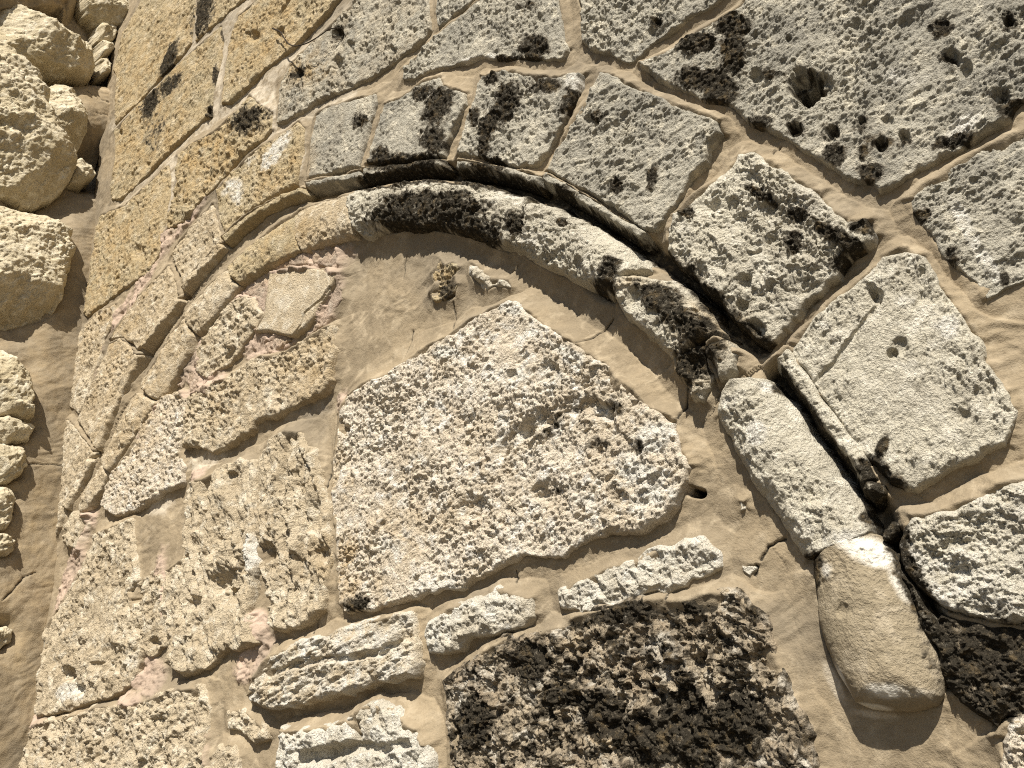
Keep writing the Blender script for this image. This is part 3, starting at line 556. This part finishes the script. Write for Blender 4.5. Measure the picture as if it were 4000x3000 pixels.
rollst('crown piece of roll moulding crusted with black lichen', (1,0), [(135,1185),(300,1140),(460,1115),(640,1105),(800,1115),(1000,1145),(1160,1185),(1250,1230),(1200,1272),(1150,1335),(1112,1430),(1098,1510),(1050,1535),(940,1492),(800,1435),(600,1402),(400,1402),(270,1432),(170,1455),(138,1400),(122,1260)], mat='pale', style='rollr', H=.044)
rollst('white and grey worn piece of roll moulding descending right of the crown', (1,0), [(1262,1245),(1420,1288),(1560,1348),(1690,1428),(1820,1528),(1920,1585),(1940,1640),(1850,1700),(1770,1770),(1720,1830),(1700,1862),(1640,1845),(1560,1795),(1450,1705),(1300,1645),(1180,1585),(1108,1512),(1118,1430),(1155,1340),(1205,1280)], mat='pale', style='rollr', H=.046)
rollst('battered brown stained piece of roll moulding below the mortared gap', (2,1), [(-300,190),(-180,160),(-60,168),(60,178),(130,240),(230,320),(310,450),(380,520),(290,570),(200,610),(100,690),(30,650),(-60,560),(-160,480),(-260,400),(-330,320),(-322,260)], mat='pale', style='lumpy', H=.046, r=.02)
stone('broken_stone', 'dark crumbling broken end of the roll moulding above the pilaster', 'broken stone', (2,1), [(60,660),(130,640),(200,610),(280,590),(290,640),(270,720),(310,810),(270,870),(235,935),(170,900),(120,810),(70,740)], style='lumpy', mat='pale', H=.03, lich=.2)
stone('filler_stone', 'pale shell shaped lump wedged at the foot of the roll moulding', 'pebble', (2,1), [(278,610),(340,568),(400,588),(445,640),(432,730),(382,792),(330,802),(290,732),(268,660)], style='white', mat='pale', H=.05, r=.03)
PIL = np.concatenate([T((2,1), [(240,760),(330,690),(430,660),(520,660),(620,760),(730,900),(860,1090),(960,1250),(1060,1390),(1160,1490),(1220,1562),(1290,1700)]),
    T((2,2), [(1310,232),(1390,302),(1440,402),(1510,532),(1570,680),(1640,870),(1700,1040),(1715,1110),(1702,1225),(1672,1270),(1540,1302),(1400,1312),(1270,1302),(1160,1255),(1090,1140),(1030,1030),(970,900),(932,750),(920,600),(895,420)]),
    T((2,1), [(850,1885),(780,1800),(700,1680),(620,1560),(520,1420),(430,1260),(360,1110),(310,1010)])])
stone('pilaster_shaft', 'grey white pilaster shaft stone with a rounded left side', 'pilaster stone', (2,1), [(340,902),(430,832),(530,800),(620,800),(700,872),(770,950),(860,1090),(960,1250),(1060,1390),(1160,1490),(1220,1562),(1270,1680),(1240,1745),(1120,1800),(1010,1852),(920,1905),(850,1885),(780,1800),(700,1680),(620,1560),(520,1420),(430,1260),(360,1110),(310,1010)], style='grey', mat='pale', H=.046, r=.058, e=.006, prof=PIL, wide=1.15, aniso=(70,1.5), white=.15)
stone('carved_corbel', 'smooth tan carved pilaster end with a rounded bottom overhanging the mortar', 'corbel', (2,2), [(912,402),(1010,322),(1150,265),(1250,215),(1310,232),(1390,302),(1440,402),(1510,532),(1570,680),(1640,870),(1700,1040),(1715,1110),(1702,1225),(1672,1270),(1540,1302),(1400,1312),(1270,1302),(1160,1255),(1090,1140),(1030,1030),(970,900),(932,750),(920,600),(905,480)], style='smooth', mat='tan', H=.046, r=.058, e=.004, prof=PIL, white=.0, tilt=((1200,400),(1450,1150),.010),
      extra=lambda A, V, sd, seed: (.0045 * fbm(A, V, .022, 5, seed + 9, .65) - .003 * pits(A, V, .02, .4, seed)) * sstep(.60, .88, (V - V.min()) / np.ptp(V) + .12 * fbm(A, V, .06, 3, seed + 8)))

# ---- stones of the filled arch (tympanum)
TY = 'rough blocks filling the arch'
def fill(label, tile, pts, **k):
    k.setdefault('style', 'crag'); k.setdefault('mat', 'crag')
    return stone('infill_block', label, 'stone block', tile, pts, group=TY, **{'grow': .008, **k})
fill('largest pale five sided block in the middle of the filled arch', (1,1), [(1100,322),(1160,342),(1240,412),(1320,472),(1460,572),(1560,632),(1690,702),(1760,800),(1850,870),(1970,980),(2110,1060),(2130,1150),(2150,1240),(2200,1340),(2180,1450),(2120,1560),(2060,1650),(1990,1690),(1900,1725),(1750,1760),(1600,1790),(1450,1870),(1330,1898),(1200,1890),(1080,1950),(950,2000),(820,2080),(700,2100),(560,2130),(440,2180),(320,2212),(210,2230),(110,2240),(60,2180),(50,1990),(40,1790),(18,1620),(12,1500),(20,1300),(40,1150),(60,1000),(110,905),(220,835),(350,772),(480,682),(620,602),(740,532),(860,452),(980,392)], H=.026, aniso=(28,1.5), grow=.001,
     lines=[((1,1), [(1060,1240),(1180,1120),(1300,1050),(1480,970),(1680,1000),(1720,1120)], .022, .012), ((1,1), [(1680,1000),(1730,860),(1720,780)], .02, .010)])
stone('flat_slab', 'flat smooth cream slab with a cracked corner under the roll moulding', 'slab', (0,1), [(1680,152),(1850,122),(2000,132),(2088,152),(2060,230),(2010,320),(1962,420),(1890,500),(1822,540),(1760,532),(1680,512),(1592,512),(1650,420),(1662,330),(1672,230)], style='smooth', mat='cream', H=.026, r=.008, e=.016, white=.25,
      lines=[((0,1), [(2050,240),(2000,320),(1900,400),(1880,470),(1840,530)], .004, .010)])
fill('pitted yellow block in a pink lime setting, left of the flat cream slab', (0,1), [(1500,302),(1570,312),(1612,400),(1592,480),(1512,570),(1482,640),(1392,720),(1282,780),(1222,740),(1232,620),(1292,530),(1372,420),(1432,350)], mat='cream', style='rough', H=.020)
fill('long yellow block with a ragged lower edge, under the pitted yellow block', (0,1), [(1180,932),(1250,872),(1390,822),(1520,742),(1620,672),(1740,662),(1880,592),(1960,532),(2058,482),(2065,620),(2040,800),(1990,880),(1830,960),(1700,1012),(1590,1055),(1560,1100),(1450,1180),(1350,1230),(1230,1202),(1152,1202),(1162,1050)], mat='cream', style='rough', H=.030, lines=[((0,1), [(1745,700),(1770,800),(1740,900)], .014, .008)])
fill('coarse grey brown block at the left end of the filled arch, beside the roll moulding', (0,1), [(1000,932),(1130,887),(1160,935),(1148,1100),(1110,1250),(1136,1350),(1122,1425),(1060,1468),(960,1530),(860,1590),(735,1640),(650,1570),(690,1450),(745,1350),(830,1220),(905,1070)], mat='crag', style='crag', H=.026, ochre=.2)
fill('upright pale crusty block left of the largest block, right of its twin', (0,1), [(1700,1182),(1780,1132),(1860,1142),(1900,1222),(1960,1272),(1990,1372),(2020,1500),(2040,1650),(2050,1880),(2012,2090),(1982,2210),(1900,2290),(1800,2330),(1712,2330),(1700,2240),(1680,2090),(1622,1970),(1605,1750),(1605,1500),(1625,1320)], H=.030, style='lumpy', mat='cream', white=.2, aniso=(96,2.4), amp=1.5, wide=.85, lines=[((0,1), [(1790,1180),(1760,1500),(1790,1800)], .012, .012), ((0,1), [(1900,1300),(1900,1700),(1860,2000)], .012, .012)])
fill('upright furrowed pale block with deep hollows, left of the crusty upright block', (0,1), [(1290,1422),(1400,1352),(1500,1302),(1590,1332),(1588,1500),(1582,1700),(1600,1950),(1570,2100),(1540,2250),(1580,2420),(1500,2452),(1420,2432),(1330,2530),(1230,2580),(1130,2600),(1072,2540),(1042,2400),(1032,2200),(1052,1990),(1178,1900),(1172,1750),(1172,1550),(1202,1452)], H=.032, style='lumpy', mat='cream', white=.2, amp=1.5, aniso=(96,2.2),
     lines=[((0,1), [(1290,1440),(1300,1600),(1270,1720)], .016, .020), ((0,1), [(1440,1400),(1470,1600),(1490,1800)], .016, .020), ((0,1), [(1195,1900),(1240,2100),(1290,2400)], .010, .014)])
fill('large flat faced cream block low on the left beside the inner corner', (0,2), [(602,222),(720,172),(820,132),(838,300),(858,500),(800,560),(828,700),(858,850),(898,940),(850,1040),(818,1130),(720,1200),(600,1232),(510,1262),(400,1300),(250,1322),(240,1240),(280,1000),(300,800),(332,752),(430,600),(520,432),(580,302)], mat='cream', style='rough', aniso=(80,1.6), wide=.8, H=.024)
fill('narrow cream sliver between the flat faced cream block and the furrowed upright block', (0,2), [(862,532),(940,472),(988,422),(1008,560),(1008,700),(1018,900),(960,950),(902,930),(852,800),(832,622)], mat='cream', style='rough', H=.018)
fill('honeycombed brown block at the bottom left edge', (0,2), [(212,1402),(340,1372),(480,1342),(600,1292),(760,1272),(900,1262),(1000,1222),(1130,1182),(1260,1162),(1298,1280),(1288,1400),(1280,1550),(1300,1750),(140,1750),(180,1562)], mat='cream', style='lumpy', H=.028)
fill('small cream chunk right of the honeycombed block', (0,2), [(1420,1322),(1520,1312),(1600,1382),(1648,1450),(1590,1492),(1500,1402),(1430,1392)], mat='cream', style='white', H=.016)
fill('small rounded cream chunk at the bottom edge, under the other cream chunk', (0,2), [(1325,1600),(1380,1540),(1440,1520),(1482,1600),(1490,1750),(1318,1750)], mat='cream', style='white', H=.026)
fill('cream ledge block with layered ridges under the largest block', (1,2), [(-490,1212),(-450,1102),(-370,985),(-250,935),(-170,892),(0,850),(80,812),(220,782),(400,722),(500,707),(520,850),(533,1000),(510,1060),(400,1092),(250,1112),(120,1170),(-50,1202),(-200,1252),(-370,1262)], mat='cream', style='rough', H=.034, aniso=(12,3.2), white=.55, lines=[((1,2), [(-380,1085),(-100,1000),(150,985),(420,900)], .010, .010)])
fill('chunky chalk white block at the bottom edge, with a dark notch on top', (1,2), [(-310,1522),(-290,1432),(-100,1422),(0,1412),(100,1382),(200,1302),(260,1272),(330,1292),(410,1302),(470,1382),(540,1432),(590,1522),(602,1760),(-330,1760)], mat='white', style='white', H=.038, r=.022,
     lines=[((1,2), [(160,1390),(185,1480),(170,1520),(0,1570),(-150,1600)], .016, .022), ((1,2), [(170,1520),(350,1540),(500,1500)], .012, .012)])
fill('black and tan lichen encrusted block, biggest along the bottom edge', (1,2), [(722,1142),(830,1032),(960,952),(1090,872),(1280,842),(1430,802),(1490,742),(1650,692),(1830,652),(1960,642),(2110,642),(2260,612),(2430,582),(2500,582),(2560,652),(2640,722),(2690,850),(2730,970),(2770,1080),(2795,1230),(2870,1340),(2920,1460),(2920,1600),(2880,1760),(770,1760),(760,1550),(742,1350),(722,1200)], style='lumpy', mat='dark', H=.024, lich=.43, wide=.7)
fill('small white stone in the mortar bed, left of the longer white one', (1,2), [(602,840),(620,782),(720,702),(850,632),(960,620),(1030,562),(1150,602),(1220,642),(1230,710),(1180,752),(1080,782),(1000,802),(880,822),(800,880),(700,920),(622,912)], mat='white', style='white', H=.028, r=.022)
fill('long chalk white sliver in the mortar bed above the lichen block', (1,2), [(1430,582),(1520,522),(1640,472),(1750,422),(1900,392),(2050,312),(2200,272),(2290,272),(2350,322),(2350,420),(2270,462),(2150,502),(2050,542),(1900,562),(1850,602),(1760,652),(1650,692),(1562,682),(1540,642),(1442,642)], mat='white', style='white', H=.014, r=.012)
stone('pebble', 'dark brown pitted stone set in the smooth mortar under the arch crown', 'pebble', (1,1), [(660,62),(700,92),(745,84),(778,120),(752,160),(775,215),(748,285),(690,318),(640,300),(612,262),(640,200),(618,150),(640,120)], style='lumpy', mat='ochre', H=.012, ochre=.3)
stone('pebble', 'white flake set in the smooth mortar right of the dark pitted stone', 'pebble', (1,1), [(848,92),(900,108),(970,180),(1090,190),(1102,232),(1010,222),(960,252),(882,202),(842,152)], style='white', mat='white', H=.008, r=.01)
stone('pebble', 'tiny white chip in the mortar left of the pilaster', 'pebble', (2,2), [(498,400),(580,408),(540,470),(502,432)], style='white', mat='white', H=.006, r=.006)
stone('pebble', 'tiny pale pointed chip in the mortar above the white sliver', 'pebble', (2,1), [(470,1555),(505,1545),(500,1590),(480,1600)], style='white', mat='white', H=.012, r=.006)
FR = 'pink fragments packed round the slab'
for lb, tl, p in (('long pink fragment between the roll moulding and the flat slab', (0,1), [(1650,108),(1760,60),(1900,2),(1925,95),(1860,108),(1720,130)]),
                  ('pink fragment at the right end above the flat slab', (0,1), [(1935,-5),(2050,-62),(2092,-40),(2090,105),(2000,105),(1940,90)]),
                  ('pink fragment under the lower left corner of the flat slab', (0,1), [(1642,575),(1750,532),(1802,560),(1760,602),(1650,652)]),
                  ('narrow pink upright fragment right of the flat slab', (0,1), [(2070,240),(2105,190),(2110,300),(2060,400),(1990,480),(1900,545),(1890,520),(1980,430),(2030,330)]),
                  ('pink fragment between the roll moulding and the pitted yellow block', (0,1), [(1545,180),(1660,130),(1655,250),(1640,400),(1610,390),(1580,300),(1520,280)]),
                  ('small pink pointed fragment left of the long yellow block', (0,1), [(1095,760),(1150,705),(1160,790),(1130,858),(1082,830)]),
                  ('tiny pink chip right of the pointed pink fragment', (0,1), [(1172,752),(1212,745),(1232,850),(1182,900)])):
    stone('brick_fragment', lb, 'fragment', tl, p, style='fine', mat='brick', H=.012, r=.01, group=FR)

# ------------------------------------------------------------------ mortar faces of the two walls
def closeness(plane, A, V, reach=.12):
    best = np.full(A.shape, -reach); near = np.zeros(A.shape)
    for pl, poly, H in ALL:
        if pl is not plane: continue
        lo = poly.min(0) - reach; hi = poly.max(0) + reach
        m = (A > lo[0]) & (A < hi[0]) & (V > lo[1]) & (V < hi[1])
        if m.any():
            q = sdist(A[m], V[m], poly); c = q > best[m]; bm, nm = best[m], near[m]
            bm[c] = q[c]; nm[c] = H; best[m] = bm; near[m] = nm
    return best, near

def mortar(name, label, plane, levels, step_k, lift, patches):
    """levels: photograph points with the height of the mortar there"""
    xs = np.linspace(-260, 4260, 60)
    if plane is ARCH:
        B = [plane.un(np.array([x]), np.array([y]), 0.) for x in (-150., 4200.) for y in (-150., 3150.)]
        a0, a1 = UC - .02, max(float(b[0][0]) for b in B) + .02
        v0, v1 = min(float(b[1][0]) for b in B) - .02, 3.55
    else:
        a0, a1, v0, v1 = -1.35, .012, -.6, 3.55
    # spacing grows with distance from the camera
    def grid(lo, hi, f):
        g = [lo]
        while g[-1] < hi: g.append(g[-1] + f(g[-1]))
        return np.array(g)
    if plane is ARCH:
        ga = grid(a0, a1, lambda a: step_k * (1.0 + max(0., -a - .35) * .75)); gv = grid(v0, v1, lambda v: step_k * (1.05 + max(0, v - .5) * .5))
    else:
        ga = grid(a0, a1, lambda a: step_k * 2.2); gv = grid(v0, v1, lambda v: step_k * (2.0 + max(0, v - 1.2) * .6))
    A, V = np.meshgrid(ga, gv)
    U3, V3, N3 = plane.uvn(A, V, np.zeros_like(A)); px, py, z = project(U3, V3, N3)
    vis = (z > .05) & (px > -330) & (px < 4330) & (py > -330) & (py < 3330)
    d, Hn = closeness(plane, A + .004 * fbm(A, V, .05, 3, 901), V + .004 * fbm(A, V, .05, 3, 902)); d = -d
    keep = vis & (d > -.03)
    dd = np.clip(d, 0, 1)
    W = np.zeros_like(A); S = np.zeros_like(A)
    for (t, x, y, lv, rad) in levels:
        p = T(t, [(x, y)])[0]; w = np.exp(-((px - p[0]) ** 2 + (py - p[1]) ** 2) / (2 * (rad * .633) ** 2)); W += w; S += w * lv
    h = S / (W + .25)
    h = h + .007 * fbm(A, V, .20, 3, 77) + .0018 * fbm(A + .02 * fbm(A, V, .1, 2, 78), V, .05, 3, 79)
    h = h + .0012 * perlin(dd / .014 + fbm(A, V, .12, 2, 80) * 1.2, A * 5 + V * 3, 81) * np.clip(.05 / (dd + .02), 0, 1)
    h = h + .0006 * fbm(A, V, .012, 3, 82)
    up = np.gradient(d, axis=0) / np.gradient(gv)[:, None]
    nz = fbm(A, V, .11, 3, 83)
    if plane is ARCH:
        k = np.exp(-np.maximum(dd - .003, 0) / .024); tgt = Hn * np.clip(.66 + .32 * np.clip(up, -1, 1) + .4 * nz, .15, 1.05)
        h = h * (1 - k) + tgt * k + (.0010 * fbm(A, V, .03, 4, 95)) * k - np.clip(-d, 0, 1) * .7
    else:
        h = h + lift * np.clip(.6 + nz, 0, 1.3) * np.exp(-dd / .009) - np.clip(-d, 0, 1) * .5
    tr = np.clip(dd / .03, 0, 1); sw = fbm(A, V, .22, 2, 201) * .09
    h = h + tr * (.0026 * fbm((A * .80 + V * .6) / 5 + sw, -A * .6 + V * .80 + sw, .045, 3, 202, .6) + .0035 * np.clip(fbm((A * .9 + V * .43) / 4 + sw, -A * .43 + V * .9 + sw, .09, 2, 203) - .25, 0, 1))
    wr = .05 * fbm(A, V, .35, 2, 96); h = h + .0008 * fbm((A * .86 + V * .5) / 4 + wr, -A * .5 + V * .86 + wr, .020, 4, 97)
    lich = np.zeros_like(A); och = np.zeros_like(A); whi = np.zeros_like(A); pin = np.zeros_like(A)
    if plane is ARCH:
        n1 = fbm(A, V, .04, 5, 84, .6)
        pin = sstep(.35, .7, field(PINK, px, py) + .25 * n1)
        rec = np.zeros_like(A)
        for (t, pts, w, dep, dark) in RECESS:
            q = T(t, pts); u_, v_ = plane.un(q[:, 0], q[:, 1], 0.); D, _ = ldist(A + .004 * n1, V, np.stack([u_, v_], 1))
            k = sstep(w * 1.15, w * .25, D); h = h * (1 - k) + (-dep + .004 * n1) * k; rec = np.maximum(rec, k)
            if dark: lich = np.maximum(lich, k * dark * sstep(.25, .8, field(LICHEN_SHADE, px, py) + .35 * n1))  # recess shade painted into the mortar colour, mixed with lichen
            och = np.maximum(och, k * .5)
        h = h + pin * (.006 + .0075 * fbm(A, V, .028, 5, 85, .65) - .008 * pits(A, V, .03, .4, 99))
        for (t, pts) in CRACKS:
            q = T(t, pts); u_, v_ = plane.un(q[:, 0], q[:, 1], 0.)
            D, _ = ldist(A + .005 * n1, V + .004 * fbm(A, V, .03, 3, 86), np.stack([u_, v_], 1))
            k = sstep(.0028, .0008, D); h = h - .004 * k; lich = np.maximum(lich, k * .8)
        for (t, pts) in JOINTS:
            q = T(t, pts); D, _ = ldist(px, py, q); whi = np.maximum(whi, .75 * sstep(30, 12, D + 8 * n1))
        for (t, x, y, rx, ry, ang, s) in MWHITE:
            l = []; blob(l, t, [(x, y, rx, ry, ang, s)]); whi = np.maximum(whi, sstep(.35, .8, field(l, px, py) + .3 * n1))
    else:
        n1 = fbm(A, V, .05, 4, 87)
        for (t, pts) in RCRACKS:
            q = T(t, pts); u_, v_ = plane.un(q[:, 0], q[:, 1], 0.)
            D, _ = ldist(A + .006 * n1, V + .006 * fbm(A, V, .04, 3, 88), np.stack([u_, v_], 1))
            k = sstep(.0028, .0008, D); h = h - .004 * k; lich = np.maximum(lich, k * .7)
        och = np.clip(.35 + .4 * n1, 0, 1)
    pat = np.stack([lich, och, whi, pin], -1)
    e = bpy.data.objects.new(name, None); scene.collection.objects.link(e)
    e.location = (-.6, 0., 0.) if plane is ARCH else (UC, -.6, 0.)
    sheet('mortar_face', plane, A, V, h, keep, -.12 if plane is ARCH else -.3, MAT['mortar'], pat, e)
    e['label'] = label; e['category'] = 'wall'
    return e

RECESS = [
 ((0,1), [(500,1520),(625,1265),(690,1085),(770,930),(862,780),(960,620),(1070,460),(1180,300),(1285,165),(1395,35),(1480,-60),(1600,-165),(1720,-245),(1850,-310)], .017, .028, .0),
 ((0,0), [(1850,1230),(2000,1205),(2100,1185)], .022, .020, .6),
 ((1,0), [(40,1165),(150,1135),(400,1085),(650,1060),(850,1085),(1050,1125),(1250,1185),(1450,1255),(1620,1345),(1780,1445),(1960,1560)], .024, .020, 1.),
 ((2,1), [(-80,40),(0,70),(100,140),(230,260),(360,410),(480,550),(600,600)], .022, .020, 1.),
 ((2,1), [(700,790),(770,900),(890,1080),(1010,1260),(1130,1430),(1260,1570)], .022, .026, 1.),
 ((2,2), [(1330,120),(1440,350),(1560,600),(1680,850),(1760,1080)], .020, .020, .6),
 ((2,1), [(165,1492),(215,1506)], .008, .045, 1.),
]
JOINTS = [((0,0), [(715,785),(830,665),(940,550),(1130,360),(1200,290),(1380,120),(1560,20)]), ((0,0), [(760,1255),(990,1010),(1150,850),(1300,750),(1480,640),(1720,455),(1850,318),(2170,30)]),
          ((0,0), [(1360,1160),(1500,970),(1700,810),(1950,700),(2200,600)]), ((0,0), [(1215,60),(1190,280)]), ((0,0), [(1430,110),(1370,420),(1345,700)]), ((0,0), [(1076,980),(1085,1120),(1035,1390)])]
CRACKS = [
 ((1,1), [(1540,600),(1620,540),(1670,490),(1730,430)]), ((1,1), [(745,320),(740,400),(750,500)]), ((1,1), [(440,690),(470,560),(480,490)]),
 ((1,1), [(420,170),(430,100),(445,40)]), ((2,1), [(90,1055),(130,980),(165,870)]), ((2,2), [(600,370),(640,300),(750,250)]), ((2,2), [(545,470),(580,410)]),
 ((1,2), [(1140,440),(1160,520)]), ((1,2), [(2095,540),(2095,620)]), ((0,2), [(1960,740),(1965,830)]), ((0,1), [(2085,1020),(2075,1250),(2060,1500)]),
 ((1,1), [(1100,140),(1140,90)]), ((2,0), [(690,980),(720,930)]),
]
MWHITE = [((0,0), 1650, 600, 70, 90, 20, 1), ((0,0), 1370, 400, 45, 260, 8, .8), ((0,0), 1080, 1100, 22, 160, 4, .9), ((0,0), 1700, 720, 30, 110, 10, .8), ((0,0), 1880, 1000, 22, 170, 8, .9), ((0,0), 1350, 1360, 20, 120, -8, .8),
          ((0,0), 1440, 110, 60, 80, 30, .7), ((0,1), 1280, 1310, 130, 60, -25, .9), ((0,1), 1145, 1050, 14, 170, 4, 1), ((0,1), 1000, 1580, 110, 70, -30, .8), ((0,2), 560, 180, 30, 130, 20, .8), ((2,2), 1040, 1120, 40, 170, -25, .9), ((2,2), 1300, 1330, 170, 30, 6, .8), ((0,2), 930, 250, 70, 200, 10, .35), ((0,1), 1900, 1000, 200, 60, -15, .6)]
LEV = [((1,1), 300, 400, -.012, 300), ((1,1), 1300, 200, -.016, 260), ((1,1), 1900, 700, -.012, 250), ((2,1), 80, 900, -.010, 200), ((2,1), 400, 1500, -.008, 260),
       ((2,1), 330, 1350, .006, 150), ((2,2), 680, 300, .008, 150), ((2,2), 850, 800, .006, 150), ((2,2), 500, 700, .000, 200), ((2,2), 1000, 1150, -.002, 130), ((2,2), 1300, 1450, -.012, 200), ((2,2), 1500, 1500, -.012, 260), ((1,2), 1700, 350, .000, 200), ((1,2), 900, 950, -.008, 120),
       ((1,2), 650, 1300, -.004, 150), ((2,0), 1100, 1200, .008, 260), ((2,0), 500, 800, .006, 160), ((2,0), 1800, 950, .008, 300), ((2,1), 2100, 500, .004, 260), ((2,1), 1800, 1450, .002, 220),
       ((1,0), 1500, 200, .006, 200), ((1,0), 900, 430, .006, 260), ((1,0), 300, 520, .006, 200), ((0,0), 1400, 500, .006, 300), ((0,0), 1000, 900, .006, 300), ((0,2), 1900, 1300, -.022, 130), ((1,2), 200, 1250, -.020, 180),
       ((0,2), 1650, 1500, .000, 100), ((0,2), 930, 250, .012, 90), ((0,1), 1280, 1310, .010, 60), ((0,2), 1400, 1080, .012, 90), ((0,1), 900, 200, .006, 150), ((0,1), 1600, 400, .000, 200), ((0,1), 2050, 1350, .006, 90), ((0,2), 2050, 500, .006, 90)]
RCRACKS = [((0,0), [(540,560),(600,620),(715,665)]), ((0,1), [(0,1560),(60,1330),(400,1345)]), ((0,2), [(0,640),(120,500),(200,460)]), ((0,0), [(560,700),(700,740)])]
wall = mortar('arch_wall', 'tall arch wall of sandy beige mortar around all the dressed stones', ARCH, LEV, .0017, .016, None)
RLEV = [((0,0), 620, 700, .025, 150), ((0,0), 300, 380, -.16, 120), ((0,0), 680, 300, -.24, 110), ((0,0), 640, 150, -.2, 90), ((0,0), 570, 980, -.14, 90), ((0,1), 480, 100, .025, 150), ((0,1), 320, 700, .025, 200), ((0,1), 260, 1250, .025, 200), ((0,2), 150, 400, .03, 250), ((0,2), 150, 1000, .03, 300),
        ((0,1), 100, 560, -.01, 80), ((0,1), 130, 700, -.03, 60), ((0,2), 20, 830, -.03, 60), ((0,0), 230, 1235, -.10, 100), ((0,1), 60, 500, -.08, 70)]
rub = mortar('rubble_wall', 'rough rubble side wall of smeared tan mortar meeting the arch wall in a corner', RUB, RLEV, .0017, -.034, None)

def core(parent, x0, x1, y0, y1, z0, z1):
    """masonry core behind a mortar face, standing on the ground"""
    V = np.array([(x, y, z) for z in (z0, z1) for y in (y0, y1) for x in (x0, x1)], float)
    Q = np.array([(0, 2, 3, 1), (4, 5, 7, 6), (0, 1, 5, 4), (2, 6, 7, 3), (0, 4, 6, 2), (1, 3, 7, 5)])
    o = mesh_object('wall_core', V, Q, np.zeros((0, 3), int), MAT['mortar'], np.zeros((8, 4)), parent)
    for p in o.data.polygons: p.use_smooth = False
core(wall, UC - .6, 1.2, .10, .7, -.1, 5.6)
core(rub, UC - .6, UC - .09, -1.5, .099, -.1, 5.6)

# ------------------------------------------------------------------ dry root hanging across the upper courses
def root_fibre(tile, pts, lift, r):
    q = T(tile, pts); u_, v_ = ARCH.un(q[:, 0], q[:, 1], .02)
    C = np.stack([u_, v_, .040 + np.array(lift)], 1)
    t = np.arange(len(C)); tt = np.linspace(0, len(C) - 1, 60)
    C = np.stack([np.interp(tt, t, C[:, i]) for i in range(3)], 1)
    k = np.ones(5) / 5; C[2:-2] = np.stack([np.convolve(C[:, i], k, 'valid') for i in range(3)], 1)
    d = np.gradient(C, axis=0); d /= np.linalg.norm(d, axis=1)[:, None]
    n1 = np.cross(d, [0, 0, 1.]); n1 /= np.linalg.norm(n1, axis=1)[:, None]; n2 = np.cross(d, n1)
    rr = r * np.linspace(1, .5, len(C))[:, None]
    V = np.concatenate([C + rr * (n1 * math.cos(a) + n2 * math.sin(a)) for a in np.arange(6) * math.pi / 3])
    n = len(C); Q = []
    for a in range(6):
        b = (a + 1) % 6
        for i in range(n - 1): Q.append((a * n + i, a * n + i + 1, b * n + i + 1, b * n + i))
    W = np.stack([V[:, 0], -V[:, 2], V[:, 1] + EYE], 1)
    pat = np.zeros((len(W), 4)); pat[:, 0] = 0
    o = mesh_object('dry_root', W, np.array(Q), np.zeros((0, 3), int), stone_mat('dry_root_bark', (.055, .04, .028), (.04, .03, .02), (.09, .07, .05)), pat)
    o['label'] = 'thin curved dry root hanging across the ochre block at the top'; o['category'] = 'root'
root_fibre((0,0), [(1715,200),(1770,225),(1800,270),(1830,310),(1870,328),(1950,315),(2020,270),(2080,215),(2110,185)], [0,.004,.008,.010,.012,.014,.012,.008,-.012], .0026)

# ------------------------------------------------------------------ ground in front of the walls (below the frame)
def ground():
    g = np.linspace(-40, 40, 41); X, Y = np.meshgrid(g, g)
    Zg = .03 * fbm(X, Y, 9., 3, 5) - .03
    V = np.stack([X.ravel(), Y.ravel(), Zg.ravel()], 1); n = 41
    i = np.arange(n * n).reshape(n, n)
    Q = np.stack([i[:-1, :-1], i[:-1, 1:], i[1:, 1:], i[1:, :-1]], -1).reshape(-1, 4)
    o = mesh_object('ground', V, Q, np.zeros((0, 3), int), stone_mat('dry_earth', (.13, .105, .075), (.10, .085, .06), (.17, .145, .11)), np.zeros((n * n, 4)))
    o['kind'] = 'structure'; o['label'] = 'pale stony ground below the walls'
ground()
